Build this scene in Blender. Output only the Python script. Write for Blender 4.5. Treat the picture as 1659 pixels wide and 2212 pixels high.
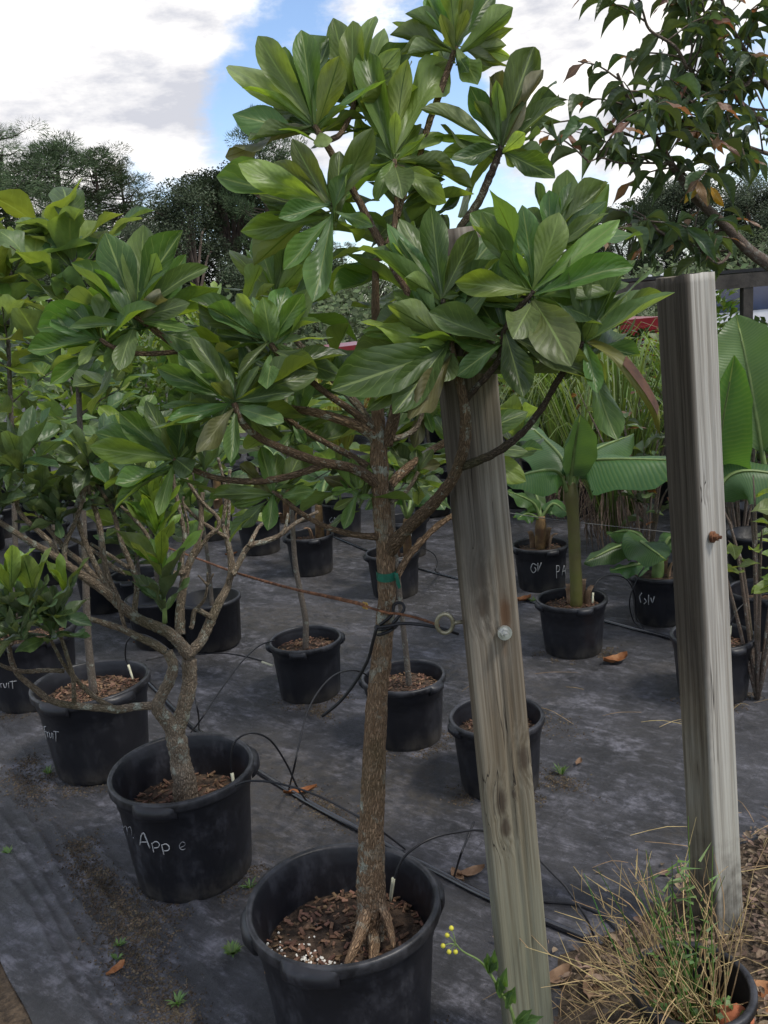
import bpy, math, random
from mathutils import Vector, Matrix, noise
R=math.radians
random.seed(7)
rnd=random.random
def U(a,b): return a+(b-a)*rnd()
for o in list(bpy.data.objects): bpy.data.objects.remove(o)
S=bpy.context.scene; C=S.collection
# ---------------------------------------------------------------- camera
FD=1916.; CXD,CYD=829.5,1106.; CH=1.636; PITCH=.2187; ROLL=-.0822
_f=Vector((0,math.cos(PITCH),-math.sin(PITCH))); _u=Vector((0,math.sin(PITCH),math.cos(PITCH))); _r=Vector((1,0,0))
CR=_r*math.cos(ROLL)+_u*math.sin(ROLL); CU=-_r*math.sin(ROLL)+_u*math.cos(ROLL); CF=_f
CAM=Vector((0,0,CH))
cam=bpy.data.objects.new('camera',bpy.data.cameras.new('camera')); C.objects.link(cam)
cam.data.sensor_fit='VERTICAL'; cam.data.sensor_height=36; cam.data.sensor_width=27
cam.data.lens=FD/2212*36; cam.data.clip_start=.02; cam.data.clip_end=2000
M=Matrix((CR,CU,-CF)).transposed().to_4x4(); M.translation=CAM; cam.matrix_world=M
S.camera=cam
def ray(x,y): return CF+CR*((x-CXD)/FD)-CU*((y-CYD)/FD)
def at(x,y,Y):
    d=ray(x,y); return CAM+d*(Y/d.y)
def gnd(x,y,z=0.):
    d=ray(x,y); return CAM+d*((z-CH)/d.z)
def depth(P): return (P-CAM).dot(CF)
def proj(P):
    d=P-CAM; z=d.dot(CF); return CXD+FD*d.dot(CR)/z, CYD-FD*d.dot(CU)/z
# ---------------------------------------------------------------- world, sun
SUN_EL,SUN_AZ=R(58),R(118)          # azimuth clockwise from +Y
W=bpy.data.worlds.new('World'); S.world=W; W.use_nodes=True
nt=W.node_tree; nt.nodes.clear(); N=nt.nodes; Lk=nt.links
def nd(t,**k):
    n=N.new(t)
    for a,b in k.items(): setattr(n,a,b)
    return n
out=nd('ShaderNodeOutputWorld'); bg=nd('ShaderNodeBackground'); bg.inputs[1].default_value=.12
sky=nd('ShaderNodeTexSky',sky_type='NISHITA',sun_disc=False,sun_elevation=SUN_EL,sun_rotation=SUN_AZ)
sky.air_density=1.; sky.dust_density=.6; sky.ozone_density=2.
tc=nd('ShaderNodeTexCoord')
def wn(scale,detail,rough,off=(0,0,0),sc=(1,1,2.2)):
    mp=nd('ShaderNodeMapping'); mp.inputs['Scale'].default_value=sc; mp.inputs['Location'].default_value=off
    Lk.new(tc.outputs['Generated'],mp.inputs[0])
    n=nd('ShaderNodeTexNoise'); n.inputs['Scale'].default_value=scale; n.inputs['Detail'].default_value=detail; n.inputs['Roughness'].default_value=rough
    Lk.new(mp.outputs[0],n.inputs['Vector']); return n.outputs['Fac']
def wm(op,a,b=None,clamp=False):
    m=nd('ShaderNodeMath',operation=op,use_clamp=clamp)
    for i,v in enumerate((a,b)):
        if v is None: continue
        if isinstance(v,(int,float)): m.inputs[i].default_value=v
        else: Lk.new(v,m.inputs[i])
    return m.outputs[0]
dens=wm('ADD',wm('MULTIPLY',wm('SUBTRACT',wm('ADD',wm('MULTIPLY',wn(3.4,10,.62),.6),wm('MULTIPLY',wn(9.,8,.6,(2,5,1),(1,1,1.6)),.4)),.5),1.75),.56)
# cloud masses and blue gaps that the photograph shows, as soft blobs in direction
BLOBS=[(150,120,.23,.22),(330,240,.16,.2),(60,300,.15,.12),(1210,120,.17,.2),(1120,330,.11,.2),(1290,260,.12,.14),(800,30,.06,.12),(560,210,.05,.16),
       (440,300,.06,.16),(400,370,.04,.12),
       (620,70,.085,-.42),(490,170,.055,-.3),(500,280,.05,-.3),(400,410,.07,-.4),(300,390,.08,-.12),(960,260,.1,-.26),(940,150,.07,-.15),(1010,440,.1,-.4),(1210,420,.05,-.22),(1110,20,.03,-.12),
       (760,470,.12,-.1),(1400,430,.12,-.16),(1560,250,.1,-.1)]
for x,y,r,a in BLOBS:
    d=ray(x,y).normalized()
    vm=nd('ShaderNodeVectorMath',operation='DISTANCE'); Lk.new(tc.outputs['Generated'],vm.inputs[0]); vm.inputs[1].default_value=d
    mr=nd('ShaderNodeMapRange',interpolation_type='SMOOTHSTEP'); Lk.new(vm.outputs['Value'],mr.inputs['Value'])
    mr.inputs['From Min'].default_value=r*1.6; mr.inputs['From Max'].default_value=0; mr.inputs['To Min'].default_value=0; mr.inputs['To Max'].default_value=a
    dens=wm('ADD',dens,mr.outputs[0])
cr=nd('ShaderNodeMapRange',interpolation_type='SMOOTHSTEP'); Lk.new(dens,cr.inputs['Value'])
cr.inputs['From Min'].default_value=.44; cr.inputs['From Max'].default_value=.68
# cloud shade: grey undersides against white
gr=nd('ShaderNodeMapRange'); Lk.new(wm('ADD',wm('MULTIPLY',wn(4.2,8,.6,(3.1,1.7,.4),(1,1,3)),.75),wm('MULTIPLY',wn(13.,6,.6,(1,2,3)),.25)),gr.inputs['Value'])
gr.inputs['From Min'].default_value=.41; gr.inputs['From Max'].default_value=.56; gr.inputs['To Min'].default_value=0; gr.inputs['To Max'].default_value=1
cm=nd('ShaderNodeMix',data_type='RGBA'); cm.inputs['A'].default_value=(4.9,5.0,5.5,1); cm.inputs['B'].default_value=(9.8,9.5,9.1,1); Lk.new(gr.outputs[0],cm.inputs['Factor'])
sg=nd('ShaderNodeMix',data_type='RGBA',blend_type='MULTIPLY'); sg.inputs['Factor'].default_value=1; sg.inputs['B'].default_value=(1.5,1.5,1.55,1); Lk.new(sky.outputs[0],sg.inputs['A'])
mx=nd('ShaderNodeMix',data_type='RGBA'); Lk.new(cr.outputs[0],mx.inputs['Factor']); Lk.new(sg.outputs['Result'],mx.inputs['A']); Lk.new(cm.outputs['Result'],mx.inputs['B'])
Lk.new(mx.outputs['Result'],bg.inputs[0]); Lk.new(bg.outputs[0],out.inputs[0])
sl=bpy.data.lights.new('sun','SUN'); sl.energy=2.3; sl.angle=R(10); sl.color=(1,.95,.86)
sun=bpy.data.objects.new('sun',sl); C.objects.link(sun)
sd=Vector((math.sin(SUN_AZ)*math.cos(SUN_EL),math.cos(SUN_AZ)*math.cos(SUN_EL),math.sin(SUN_EL)))
sun.rotation_euler=sd.to_track_quat('Z','Y').to_euler(); sun.location=(3,-3,8)
S.cycles.max_bounces=6; S.cycles.diffuse_bounces=3; S.cycles.transmission_bounces=4
vs=S.view_settings; vs.view_transform='Standard'; vs.look='None'; vs.exposure=.22; vs.gamma=1; vs.use_curve_mapping=False
# ---------------------------------------------------------------- materials
def mat(name):
    m=bpy.data.materials.new(name); m.use_nodes=True
    t=m.node_tree; b=t.nodes['Principled BSDF']; return m,t,b
class G:
    """tiny node helper"""
    def __init__(s,t): s.t=t
    def n(s,ty,**k):
        n=s.t.nodes.new(ty)
        for a,b in k.items(): setattr(n,a,b)
        return n
    def set(s,sock,v):
        if isinstance(v,(int,float)): sock.default_value=v
        elif isinstance(v,(tuple,list)): sock.default_value=tuple(v)+((1,) if len(v)==3 and sock.type=='RGBA' else ())
        else: s.t.links.new(v,sock)
    def m(s,op,a,b=0.,c=None,clamp=False):
        n=s.n('ShaderNodeMath',operation=op,use_clamp=clamp); s.set(n.inputs[0],a); s.set(n.inputs[1],b)
        if c is not None: s.set(n.inputs[2],c)
        return n.outputs[0]
    def mr(s,v,a,b,c=0.,d=1.,sm=True):
        n=s.n('ShaderNodeMapRange',interpolation_type='SMOOTHSTEP' if sm else 'LINEAR'); s.set(n.inputs['Value'],v)
        for k,x in zip(('From Min','From Max','To Min','To Max'),(a,b,c,d)): n.inputs[k].default_value=x
        return n.outputs[0]
    def mix(s,f,a,b,bt='MIX'):
        n=s.n('ShaderNodeMix',data_type='RGBA',blend_type=bt); s.set(n.inputs['Factor'],f); s.set(n.inputs['A'],a); s.set(n.inputs['B'],b); return n.outputs['Result']
    def n_y(s,co):
        q=s.n('ShaderNodeSeparateXYZ'); s.set(q.inputs[0],co); return q.outputs[1]
    def tc(s,o='Object'): return s.n('ShaderNodeTexCoord').outputs[o]
    def map(s,v,sc=(1,1,1),loc=(0,0,0),rot=(0,0,0)):
        n=s.n('ShaderNodeMapping'); s.set(n.inputs['Vector'],v); n.inputs['Scale'].default_value=sc; n.inputs['Location'].default_value=loc; n.inputs['Rotation'].default_value=rot; return n.outputs[0]
    def noise(s,v,sc,det=4,ro=.55,dist=0.):
        n=s.n('ShaderNodeTexNoise'); s.set(n.inputs['Vector'],v); n.inputs['Scale'].default_value=sc; n.inputs['Detail'].default_value=det; n.inputs['Roughness'].default_value=ro; n.inputs['Distortion'].default_value=dist; return n.outputs['Fac']
    def vor(s,v,sc,feature='F1',o='Distance',rnd_=1.):
        n=s.n('ShaderNodeTexVoronoi',feature=feature); s.set(n.inputs['Vector'],v); n.inputs['Scale'].default_value=sc; n.inputs['Randomness'].default_value=rnd_; return n.outputs[o]
    def bump(s,h,st,d=.01):
        n=s.n('ShaderNodeBump'); s.set(n.inputs['Height'],h); n.inputs['Strength'].default_value=st; n.inputs['Distance'].default_value=d; return n.outputs[0]
def leaf_mat(name,top,under,vt,vu,nv=9.,kv=2.6,rough=.4,trans=.35,tcol=None,var=.35,island=False,mid=.045,lat=.07,latamt=.45):
    m,t,b=mat(name); g=G(t)
    uv=g.n('ShaderNodeUVMap').outputs[0]; sp=g.n('ShaderNodeSeparateXYZ'); g.set(sp.inputs[0],uv)
    a=g.m('MULTIPLY',g.m('ABSOLUTE',g.m('SUBTRACT',sp.outputs[0],.5)),2.)
    v=sp.outputs[1]
    w=g.noise(g.tc('UV'),4.,1)
    ph=g.m('ADD',g.m('SUBTRACT',g.m('MULTIPLY',v,nv),g.m('MULTIPLY',g.m('POWER',a,.8),kv)),g.m('MULTIPLY',w,.9))
    fr=g.m('ABSOLUTE',g.m('SUBTRACT',g.m('FRACT',ph),.5))
    lv=g.m('MULTIPLY',g.mr(fr,0,lat,1,0),latamt)
    lv=g.m('MULTIPLY',lv,g.mr(a,.85,1.,1.,.2))
    md=g.mr(a,mid*.6,mid*1.6,1,0)
    vn=g.m('MAXIMUM',lv,md)
    r=g.n('ShaderNodeNewGeometry').outputs['Random Per Island'] if island else g.n('ShaderNodeObjectInfo').outputs['Random']
    geo=g.n('ShaderNodeNewGeometry')
    no=g.noise(g.tc('Object'),3. if not island else 1.2,4)
    base=g.mix(geo.outputs['Backfacing'],top,under)
    vc=g.mix(geo.outputs['Backfacing'],vt,vu)
    hs=g.n('ShaderNodeHueSaturation'); g.set(hs.inputs['Color'],base)
    g.set(hs.inputs['Hue'],g.mr(r,0,1,.5-.03*var/.35,.5+.018*var/.35,False)); g.set(hs.inputs['Value'],g.m('MULTIPLY',g.mr(g.m('FRACT',g.m('MULTIPLY',r,7.31)),0,1,1-var,1+var,False),g.mr(no,.3,.7,.8,1.2)))
    g.set(hs.inputs['Saturation'],g.mr(g.m('FRACT',g.m('MULTIPLY',r,3.77)),0,1,.82,1.08,False))
    col=g.mix(vn,hs.outputs[0],vc)
    # blotches and dried specks
    sk=g.noise(g.map(g.tc('Object'),loc=(5,3,1)),11.,5,.7)
    col=g.mix(g.mr(sk,.68,.78,0,.35),col,(.17,.15,.045))
    g.set(b.inputs['Base Color'],col); b.inputs['Roughness'].default_value=rough; b.inputs['Specular IOR Level'].default_value=.42
    g.set(b.inputs['Roughness'],g.mr(no,.2,.8,rough-.06,rough+.12))
    quilt=g.mr(fr,0,.5,0,1)
    bp=g.bump(g.m('ADD',g.m('MULTIPLY',quilt,.35),g.m('ADD',g.m('MULTIPLY',no,1.2),g.m('MULTIPLY',md,-.6))),.16,.01); g.set(b.inputs['Normal'],bp)
    tr=g.n('ShaderNodeBsdfTranslucent'); g.set(tr.inputs[0],g.mix(1.,col,tcol or (1.9,1.75,.7),'MULTIPLY'))
    ms=g.n('ShaderNodeMixShader'); ms.inputs[0].default_value=trans
    t.links.new(b.outputs[0],ms.inputs[1]); t.links.new(tr.outputs[0],ms.inputs[2])
    t.links.new(ms.outputs[0],t.nodes['Material Output'].inputs[0]); return m
MT={}
def LEAF_S(): return leaf_mat('custard_inner_foliage',(.08,.143,.04),(.15,.218,.068),(.21,.27,.1),(.065,.1,.022),9,3.2,.38,.36,(2.0,2.0,.5),latamt=.5,lat=.06,island=True)
MT['leaf']=leaf_mat('custard_leaf',(.08,.143,.04),(.15,.218,.068),(.21,.27,.1),(.065,.1,.022),9,3.2,.38,.36,(2.0,2.0,.5),latamt=.5,lat=.06)
MT['leaf_lit']=leaf_mat('custard_leaf_lit',(.14,.215,.05),(.205,.275,.085),(.22,.29,.1),(.075,.12,.022),9,3.2,.4,.4,(2.0,2.0,.5),latamt=.5,lat=.06)  # brighter copy of the leaf colour, with light falling on leaves painted in
MT['leaf_old']=leaf_mat('custard_leaf_old',(.13,.13,.05),(.2,.19,.11),(.2,.2,.1),(.12,.11,.05),9,3.2,.5,.3,(1.6,1.5,.6),latamt=.45,lat=.06)
MT['leaf_apple']=leaf_mat('apple_leaf',(.062,.11,.042),(.11,.155,.078),(.14,.19,.09),(.06,.095,.035),9,2.4,.36,.25,(1.8,1.8,.5))
MT['leaf_shoot']=leaf_mat('shoot_leaf',(.14,.23,.04),(.18,.27,.06),(.17,.26,.07),(.05,.1,.02),10,2.6,.42,.35,(1.9,1.9,.5))
MT['leaf_jack']=leaf_mat('jack_leaf',(.07,.13,.045),(.135,.2,.085),(.2,.27,.1),(.19,.26,.11),8,2.0,.4,.34,(1.9,1.9,.6))
MT['leaf_jack_pale']=leaf_mat('jack_leaf_young',(.13,.2,.035),(.17,.24,.06),(.24,.3,.11),(.22,.28,.1),8,2.0,.42,.36,(1.8,1.7,.5))
MT['leaf_lance']=leaf_mat('lance_leaf',(.062,.1,.044),(.09,.135,.06),(.09,.14,.07),(.08,.12,.05),8,2.2,.36,.2,(1.9,1.8,.6),latamt=.2)
MT['leaf_red']=leaf_mat('lance_leaf_young',(.16,.085,.04),(.2,.11,.05),(.22,.14,.07),(.2,.12,.06),8,2.2,.4,.35,(1.8,1.4,.8),latamt=.2)
MT['leaf_yellow']=leaf_mat('leaf_yellowing',(.34,.22,.03),(.36,.25,.05),(.4,.3,.08),(.4,.3,.08),8,2.2,.45,.3,(1.4,1.3,.6),latamt=.2)
MT['banana']=leaf_mat('banana_leaf',(.045,.115,.028),(.085,.16,.05),(.3,.36,.09),(.26,.31,.1),46,3.,.38,.35,(1.7,1.8,.6),var=.15,mid=.035,lat=.3,latamt=.14)
MT['far']=leaf_mat('shrub_foliage',(.062,.118,.032),(.1,.16,.05),(.13,.19,.06),(.12,.17,.06),6,2.,.45,.32,(1.8,1.8,.6),var=.45,island=True,latamt=.2)
MT['far_pale']=leaf_mat('shrub_foliage_pale',(.13,.2,.045),(.17,.24,.07),(.2,.26,.1),(.18,.24,.09),6,2.,.45,.35,(1.7,1.7,.5),var=.45,island=True,latamt=.2)
MT['far_dark']=leaf_mat('shrub_foliage_dark',(.028,.066,.026),(.04,.08,.034),(.07,.11,.04),(.07,.1,.04),6,2.,.4,.2,(1.7,1.7,.6),var=.45,island=True,latamt=.2)
MT['grass']=leaf_mat('grass_blade',(.12,.19,.045),(.16,.23,.07),(.2,.26,.08),(.2,.26,.08),3,1.,.45,.35,(1.6,1.6,.6),var=.4,island=True,latamt=.05)
MT['grass_lime']=leaf_mat('grass_blade_lime',(.3,.33,.06),(.34,.36,.1),(.36,.38,.1),(.36,.36,.1),3,1.,.45,.35,(1.5,1.5,.6),var=.3,island=True,latamt=.05)
def simple(name,col,rough=.6,var=.2,scale=8.,bump=0.,bscale=40.,col2=None,island=False,spec=.4,metal=0.,trans=0.):
    m,t,b=mat(name); g=G(t); co=g.tc('Object')
    n=g.noise(co,scale,5,.6)
    c=g.mix(g.mr(n,.35,.68),tuple(x*(1-var) for x in col),col2 or tuple(min(1,x*(1+var)) for x in col))
    if island:
        r=g.n('ShaderNodeNewGeometry').outputs['Random Per Island']
        h=g.n('ShaderNodeHueSaturation'); g.set(h.inputs['Color'],c); g.set(h.inputs['Value'],g.mr(r,0,1,.5,1.5,False)); g.set(h.inputs['Hue'],g.mr(g.m('FRACT',g.m('MULTIPLY',r,5.7)),0,1,.48,.52,False)); c=h.outputs[0]
    g.set(b.inputs['Base Color'],c); b.inputs['Roughness'].default_value=rough; b.inputs['Specular IOR Level'].default_value=spec; b.inputs['Metallic'].default_value=metal
    if bump: g.set(b.inputs['Normal'],g.bump(g.noise(co,bscale,4,.6),bump,.01))
    if trans:
        tr=g.n('ShaderNodeBsdfTranslucent'); g.set(tr.inputs[0],c); ms=g.n('ShaderNodeMixShader'); ms.inputs[0].default_value=trans
        t.links.new(b.outputs[0],ms.inputs[1]); t.links.new(tr.outputs[0],ms.inputs[2]); t.links.new(ms.outputs[0],t.nodes['Material Output'].inputs[0])
    return m
def bark_mat(name,c1,c2,crack,lich,lamt,sc=1.):
    m,t,b=mat(name); g=G(t); co=g.tc('UV')      # uv: u around in metres, v along in metres
    wob=g.noise(co,30*sc,5,.7)
    wv=g.n('ShaderNodeVectorMath',operation='ADD'); g.set(wv.inputs[0],g.map(co,(2.5,.9,1)))
    cb=g.n('ShaderNodeCombineXYZ'); g.set(cb.inputs[0],g.m('MULTIPLY',wob,.045/sc)); g.set(cb.inputs[1],g.m('MULTIPLY',wob,.02/sc)); g.set(wv.inputs[1],cb.outputs[0])
    e=g.vor(wv.outputs[0],60*sc,'DISTANCE_TO_EDGE')
    cell=g.vor(wv.outputs[0],60*sc,'F1','Color')
    fi=g.noise(g.map(co,(1,.35,1)),150*sc,5,.7)
    sp=g.n('ShaderNodeSeparateColor'); g.set(sp.inputs[0],cell)
    c=g.mix(g.m('MULTIPLY',g.m('ADD',g.mr(fi,.3,.7),sp.outputs[0]),.5),c1,c2)
    c=g.mix(g.m('MULTIPLY',g.mr(e,.0,.15,.75,0),g.mr(fi,.25,.6,.45,1)),c,crack)
    ob=g.tc('Object')
    ln=g.noise(ob,26*sc,6,.75); l2=g.noise(g.map(ob,loc=(2,2,2)),5*sc,2)
    lm=g.m('MULTIPLY',g.mr(ln,.6-lamt*.12,.66-lamt*.1),g.mr(l2,.42-lamt*.1,.58))
    c=g.mix(lm,c,lich)
    ms_=g.noise(g.map(ob,loc=(7,1,4)),3.4*sc,3)
    c=g.mix(g.mr(ms_,.5,.68,0,.45),c,(.06,.062,.022))
    g.set(b.inputs['Base Color'],c); b.inputs['Roughness'].default_value=.9; b.inputs['Specular IOR Level'].default_value=.2
    h=g.m('ADD',g.m('MULTIPLY',g.mr(e,0,.3),1.),g.m('ADD',g.m('MULTIPLY',fi,.5),g.m('MULTIPLY',lm,.25)))
    g.set(b.inputs['Normal'],g.bump(h,.9,.006/sc)); return m
MT['bark']=bark_mat('custard_bark',(.2,.118,.066),(.42,.29,.18),(.03,.018,.011),(.42,.43,.35),.7,.95)
MT['bark_dark']=bark_mat('custard_branch_bark',(.125,.078,.048),(.25,.175,.11),(.028,.018,.012),(.3,.3,.24),.3,1.3)
MT['bark_apple']=bark_mat('apple_bark',(.19,.14,.095),(.37,.3,.22),(.04,.028,.02),(.38,.39,.32),.6,1.2)
MT['bark_twig']=bark_mat('twig_bark',(.05,.035,.026),(.1,.075,.055),(.02,.014,.01),(.2,.2,.16),.35,2.)
MT['bark_grey']=bark_mat('sapling_bark',(.15,.125,.1),(.22,.185,.15),(.09,.07,.055),(.3,.31,.26),.5,1.6)
MT['bark_right']=bark_mat('smooth_bark',(.17,.125,.095),(.28,.22,.18),(.08,.055,.04),(.33,.33,.29),.5,1.5)
def plastic(name,dust):
    m,t,b=mat(name); g=G(t); co=g.tc('Object')
    n=g.noise(g.map(co,(1,1,.6)),13,8,.75); n2=g.noise(g.map(co,(1,1,.12),loc=(3,3,3)),30,4,.6)
    sp=g.n('ShaderNodeSeparateXYZ'); g.set(sp.inputs[0],co)
    d=g.m('MULTIPLY',g.mr(n,.46,.7),g.mr(n2,.3,.7,.35,1))
    c=g.mix(g.m('MULTIPLY',d,dust,clamp=True),(.0105,.0108,.014),(.1,.1,.118))
    lo=g.m('MULTIPLY',g.mr(sp.outputs[2],.0,.09,.55,0),g.mr(n,.35,.6))
    c=g.mix(lo,c,(.075,.066,.052))
    g.set(b.inputs['Base Color'],c); g.set(b.inputs['Roughness'],g.mr(d,0,1,.42,.75)); b.inputs['Specular IOR Level'].default_value=.45
    g.set(b.inputs['Normal'],g.bump(g.noise(co,7,3),.25,.02)); return m
MT['pot']=plastic('black_pot_plastic',.12); MT['pot_old']=plastic('black_pot_plastic_worn',.36)
MT['pot_edge']=simple('rim_scuffed_plastic',(.016,.016,.019),.42,.5,18,.1,60,(.042,.042,.047))
MT['soil']=simple('potting_soil',(.045,.028,.018),.95,.6,30,1.,90,(.1,.065,.042))
MT['chips']=simple('bark_chips',(.13,.068,.038),.85,.4,12,.4,60,(.22,.13,.08),island=True)
MT['perlite']=simple('perlite_grain',(.72,.7,.64),.9,.1)
MT['chalk']=simple('paint_marker',(.42,.42,.42),.8,.15,60)
MT['chalk_dim']=simple('paint_marker_faded',(.2,.2,.21),.85,.5,80)
MT['hose']=simple('black_polyethylene',(.02,.02,.024),.22,.3,20,spec=1.)
MT['drip']=simple('black_drip_tube',(.011,.011,.013),.45,.3,20,spec=.35)
MT['stake']=simple('drip_stake_plastic',(.5,.48,.34),.5,.15,30)
MT['rust']=simple('rusty_steel',(.16,.06,.028),.85,.5,60,.5,200,(.26,.11,.05))
MT['wiregrey']=simple('dull_wire',(.1,.1,.1),.6,.2,40)
MT['zinc']=simple('galvanised_steel',(.5,.5,.48),.42,.2,40,.1,120,metal=.85)
MT['brass']=simple('weathered_eye_bolt',(.34,.31,.22),.45,.3,40,.15,120,metal=.7)
MT['tape']=simple('green_tie_tape',(.008,.11,.07),.4,.2,60,.2,150)
MT['drygrass']=simple('dry_grass',(.4,.29,.14),.85,.25,30,island=True,trans=.15)
MT['drybrown']=simple('dead_brown_leaf',(.13,.085,.055),.85,.35,14,.4,50,(.23,.165,.115),island=True)
MT['drybrown1']=simple('dead_leaf',(.2,.115,.065),.85,.35,14,.4,50,(.32,.21,.13))
MT['orange']=simple('orange_dead_leaf',(.33,.115,.032),.75,.4,14,.4,50,(.4,.2,.09))
MT['stem_green']=simple('green_stem',(.14,.2,.06),.5,.2,20)
MT['flower']=simple('yellow_bud',(.55,.5,.05),.6,.2)
MT['clay']=simple('terracotta_shard',(.4,.13,.06),.85,.2,20,.3,70)
MT['dirt_moss']=simple('dirt_crumbs',(.075,.056,.036),.95,.4,20,.5,60,(.12,.092,.06),island=True)
MT['weed']=leaf_mat('weed_leaf',(.09,.19,.04),(.12,.21,.06),(.15,.24,.07),(.15,.24,.07),5,1.5,.45,.35,(1.7,1.7,.5),var=.4,latamt=.15,island=True)
def wood_mat(name,knots,green,dark_side,stain=[],dx=(.01,-.03),pale=False):
    m,t,b=mat(name); g=G(t); co=g.tc('Object')
    # distort grain around knots
    dist=None
    for (x,y,z,r) in knots:
        v=g.n('ShaderNodeVectorMath',operation='DISTANCE'); g.set(v.inputs[0],g.map(co,(1,1,.5))); v.inputs[1].default_value=(x,y,z*.5)
        d=g.mr(v.outputs['Value'],0,r*3.2,1,0); dist=d if dist is None else g.m('MAXIMUM',dist,d)
    off=g.n('ShaderNodeCombineXYZ'); 
    if dist is not None: g.set(off.inputs[0],g.m('MULTIPLY',dist,.012)); g.set(off.inputs[1],g.m('MULTIPLY',dist,.012))
    ad=g.n('ShaderNodeVectorMath',operation='ADD'); g.set(ad.inputs[0],co); g.set(ad.inputs[1],off.outputs[0])
    gc=ad.outputs[0]
    warp=g.noise(g.map(gc,(3,3,.8)),2,2)
    g1=g.noise(g.map(gc,(1,1,.022)),75,5,.62,.15)
    g2=g.noise(g.map(gc,(1,1,.01)),260,5,.7)
    g3=g.noise(g.map(co,(1,1,.3)),6,3,.6)
    gw=g.n('ShaderNodeTexWave',wave_type='BANDS',bands_direction='DIAGONAL'); g.set(gw.inputs['Vector'],g.map(gc,(1,1,.02))); gw.inputs['Scale'].default_value=60; gw.inputs['Distortion'].default_value=2.5; gw.inputs['Detail'].default_value=3
    f=g.m('ADD',g.m('MULTIPLY',g1,.5),g.m('ADD',g.m('MULTIPLY',g2,.45),g.m('MULTIPLY',gw.outputs['Fac'],.05)))
    c=g.mix(g.mr(f,.38,.66),(.115,.088,.06),(.27,.23,.175))
    c=g.mix(g.mr(g3,.45,.68,0,.65),c,g.mix(g.mr(f,.35,.7),(.17,.16,.142),(.33,.315,.285)))
    c=g.mix(g.mr(g3,.3,.46,.35,0),c,(.16,.12,.078))
    if pale: c=g.mix(g.m('MULTIPLY',g.mr(g.n_y(co),-.047,-.036,.75,0),g.mr(f,.4,.6,.55,1)),c,(.56,.54,.5))  # light on this face put into the colour as paler, silvery wood
    sp=g.n('ShaderNodeSeparateXYZ'); g.set(sp.inputs[0],co); z=sp.outputs[2]
    c=g.mix(g.m('MULTIPLY',g.mr(z,.1,1.0,green,0),g.mr(f,.35,.65,.5,1)),c,(.23,.25,.165))
    # darker tone towards the top, mostly on the left of the post
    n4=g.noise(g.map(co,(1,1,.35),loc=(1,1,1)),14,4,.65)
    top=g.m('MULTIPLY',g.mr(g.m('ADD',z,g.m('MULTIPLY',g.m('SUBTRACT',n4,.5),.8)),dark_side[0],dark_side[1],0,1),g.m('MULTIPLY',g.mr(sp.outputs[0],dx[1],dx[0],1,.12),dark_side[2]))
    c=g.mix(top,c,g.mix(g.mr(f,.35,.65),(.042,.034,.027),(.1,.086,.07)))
    for (x,y,zz,r) in knots:
        v=g.n('ShaderNodeVectorMath',operation='DISTANCE'); g.set(v.inputs[0],g.map(co,(1,1,.42))); v.inputs[1].default_value=(x,y,zz*.42)
        nn=g.m('ADD',v.outputs['Value'],g.m('MULTIPLY',g.m('SUBTRACT',g.noise(co,40,3),.5),r*1.1))
        c=g.mix(g.mr(nn,r*.35,r*1.15,.82,0),c,(.06,.042,.03))
    for (x,y,zz,r,col,am) in stain:
        v=g.n('ShaderNodeVectorMath',operation='DISTANCE'); g.set(v.inputs[0],g.map(co,(1,1,.25))); v.inputs[1].default_value=(x,y,zz*.25)
        nn=g.m('ADD',v.outputs['Value'],g.m('MULTIPLY',g.m('SUBTRACT',g.noise(co,25,4),.5),r))
        c=g.mix(g.mr(nn,r*.4,r*1.2,am,0),c,col)
    ck=g.noise(g.map(gc,(1,1,.016),loc=(4,2,0)),42,2,.5); ckl=g.mr(g.m('ABSOLUTE',g.m('SUBTRACT',ck,.5)),0,.012,1,0)
    ckm=g.m('MULTIPLY',ckl,g.mr(g.noise(g.map(co,(1,1,.4),loc=(8,8,8)),8,2),.5,.6))
    c=g.mix(ckm,c,(.035,.028,.022))
    g.set(b.inputs['Base Color'],c); b.inputs['Roughness'].default_value=.9; b.inputs['Specular IOR Level'].default_value=.2
    g.set(b.inputs['Normal'],g.bump(g.m('SUBTRACT',f,g.m('MULTIPLY',ckm,1.2)),.35,.005)); return m
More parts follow.
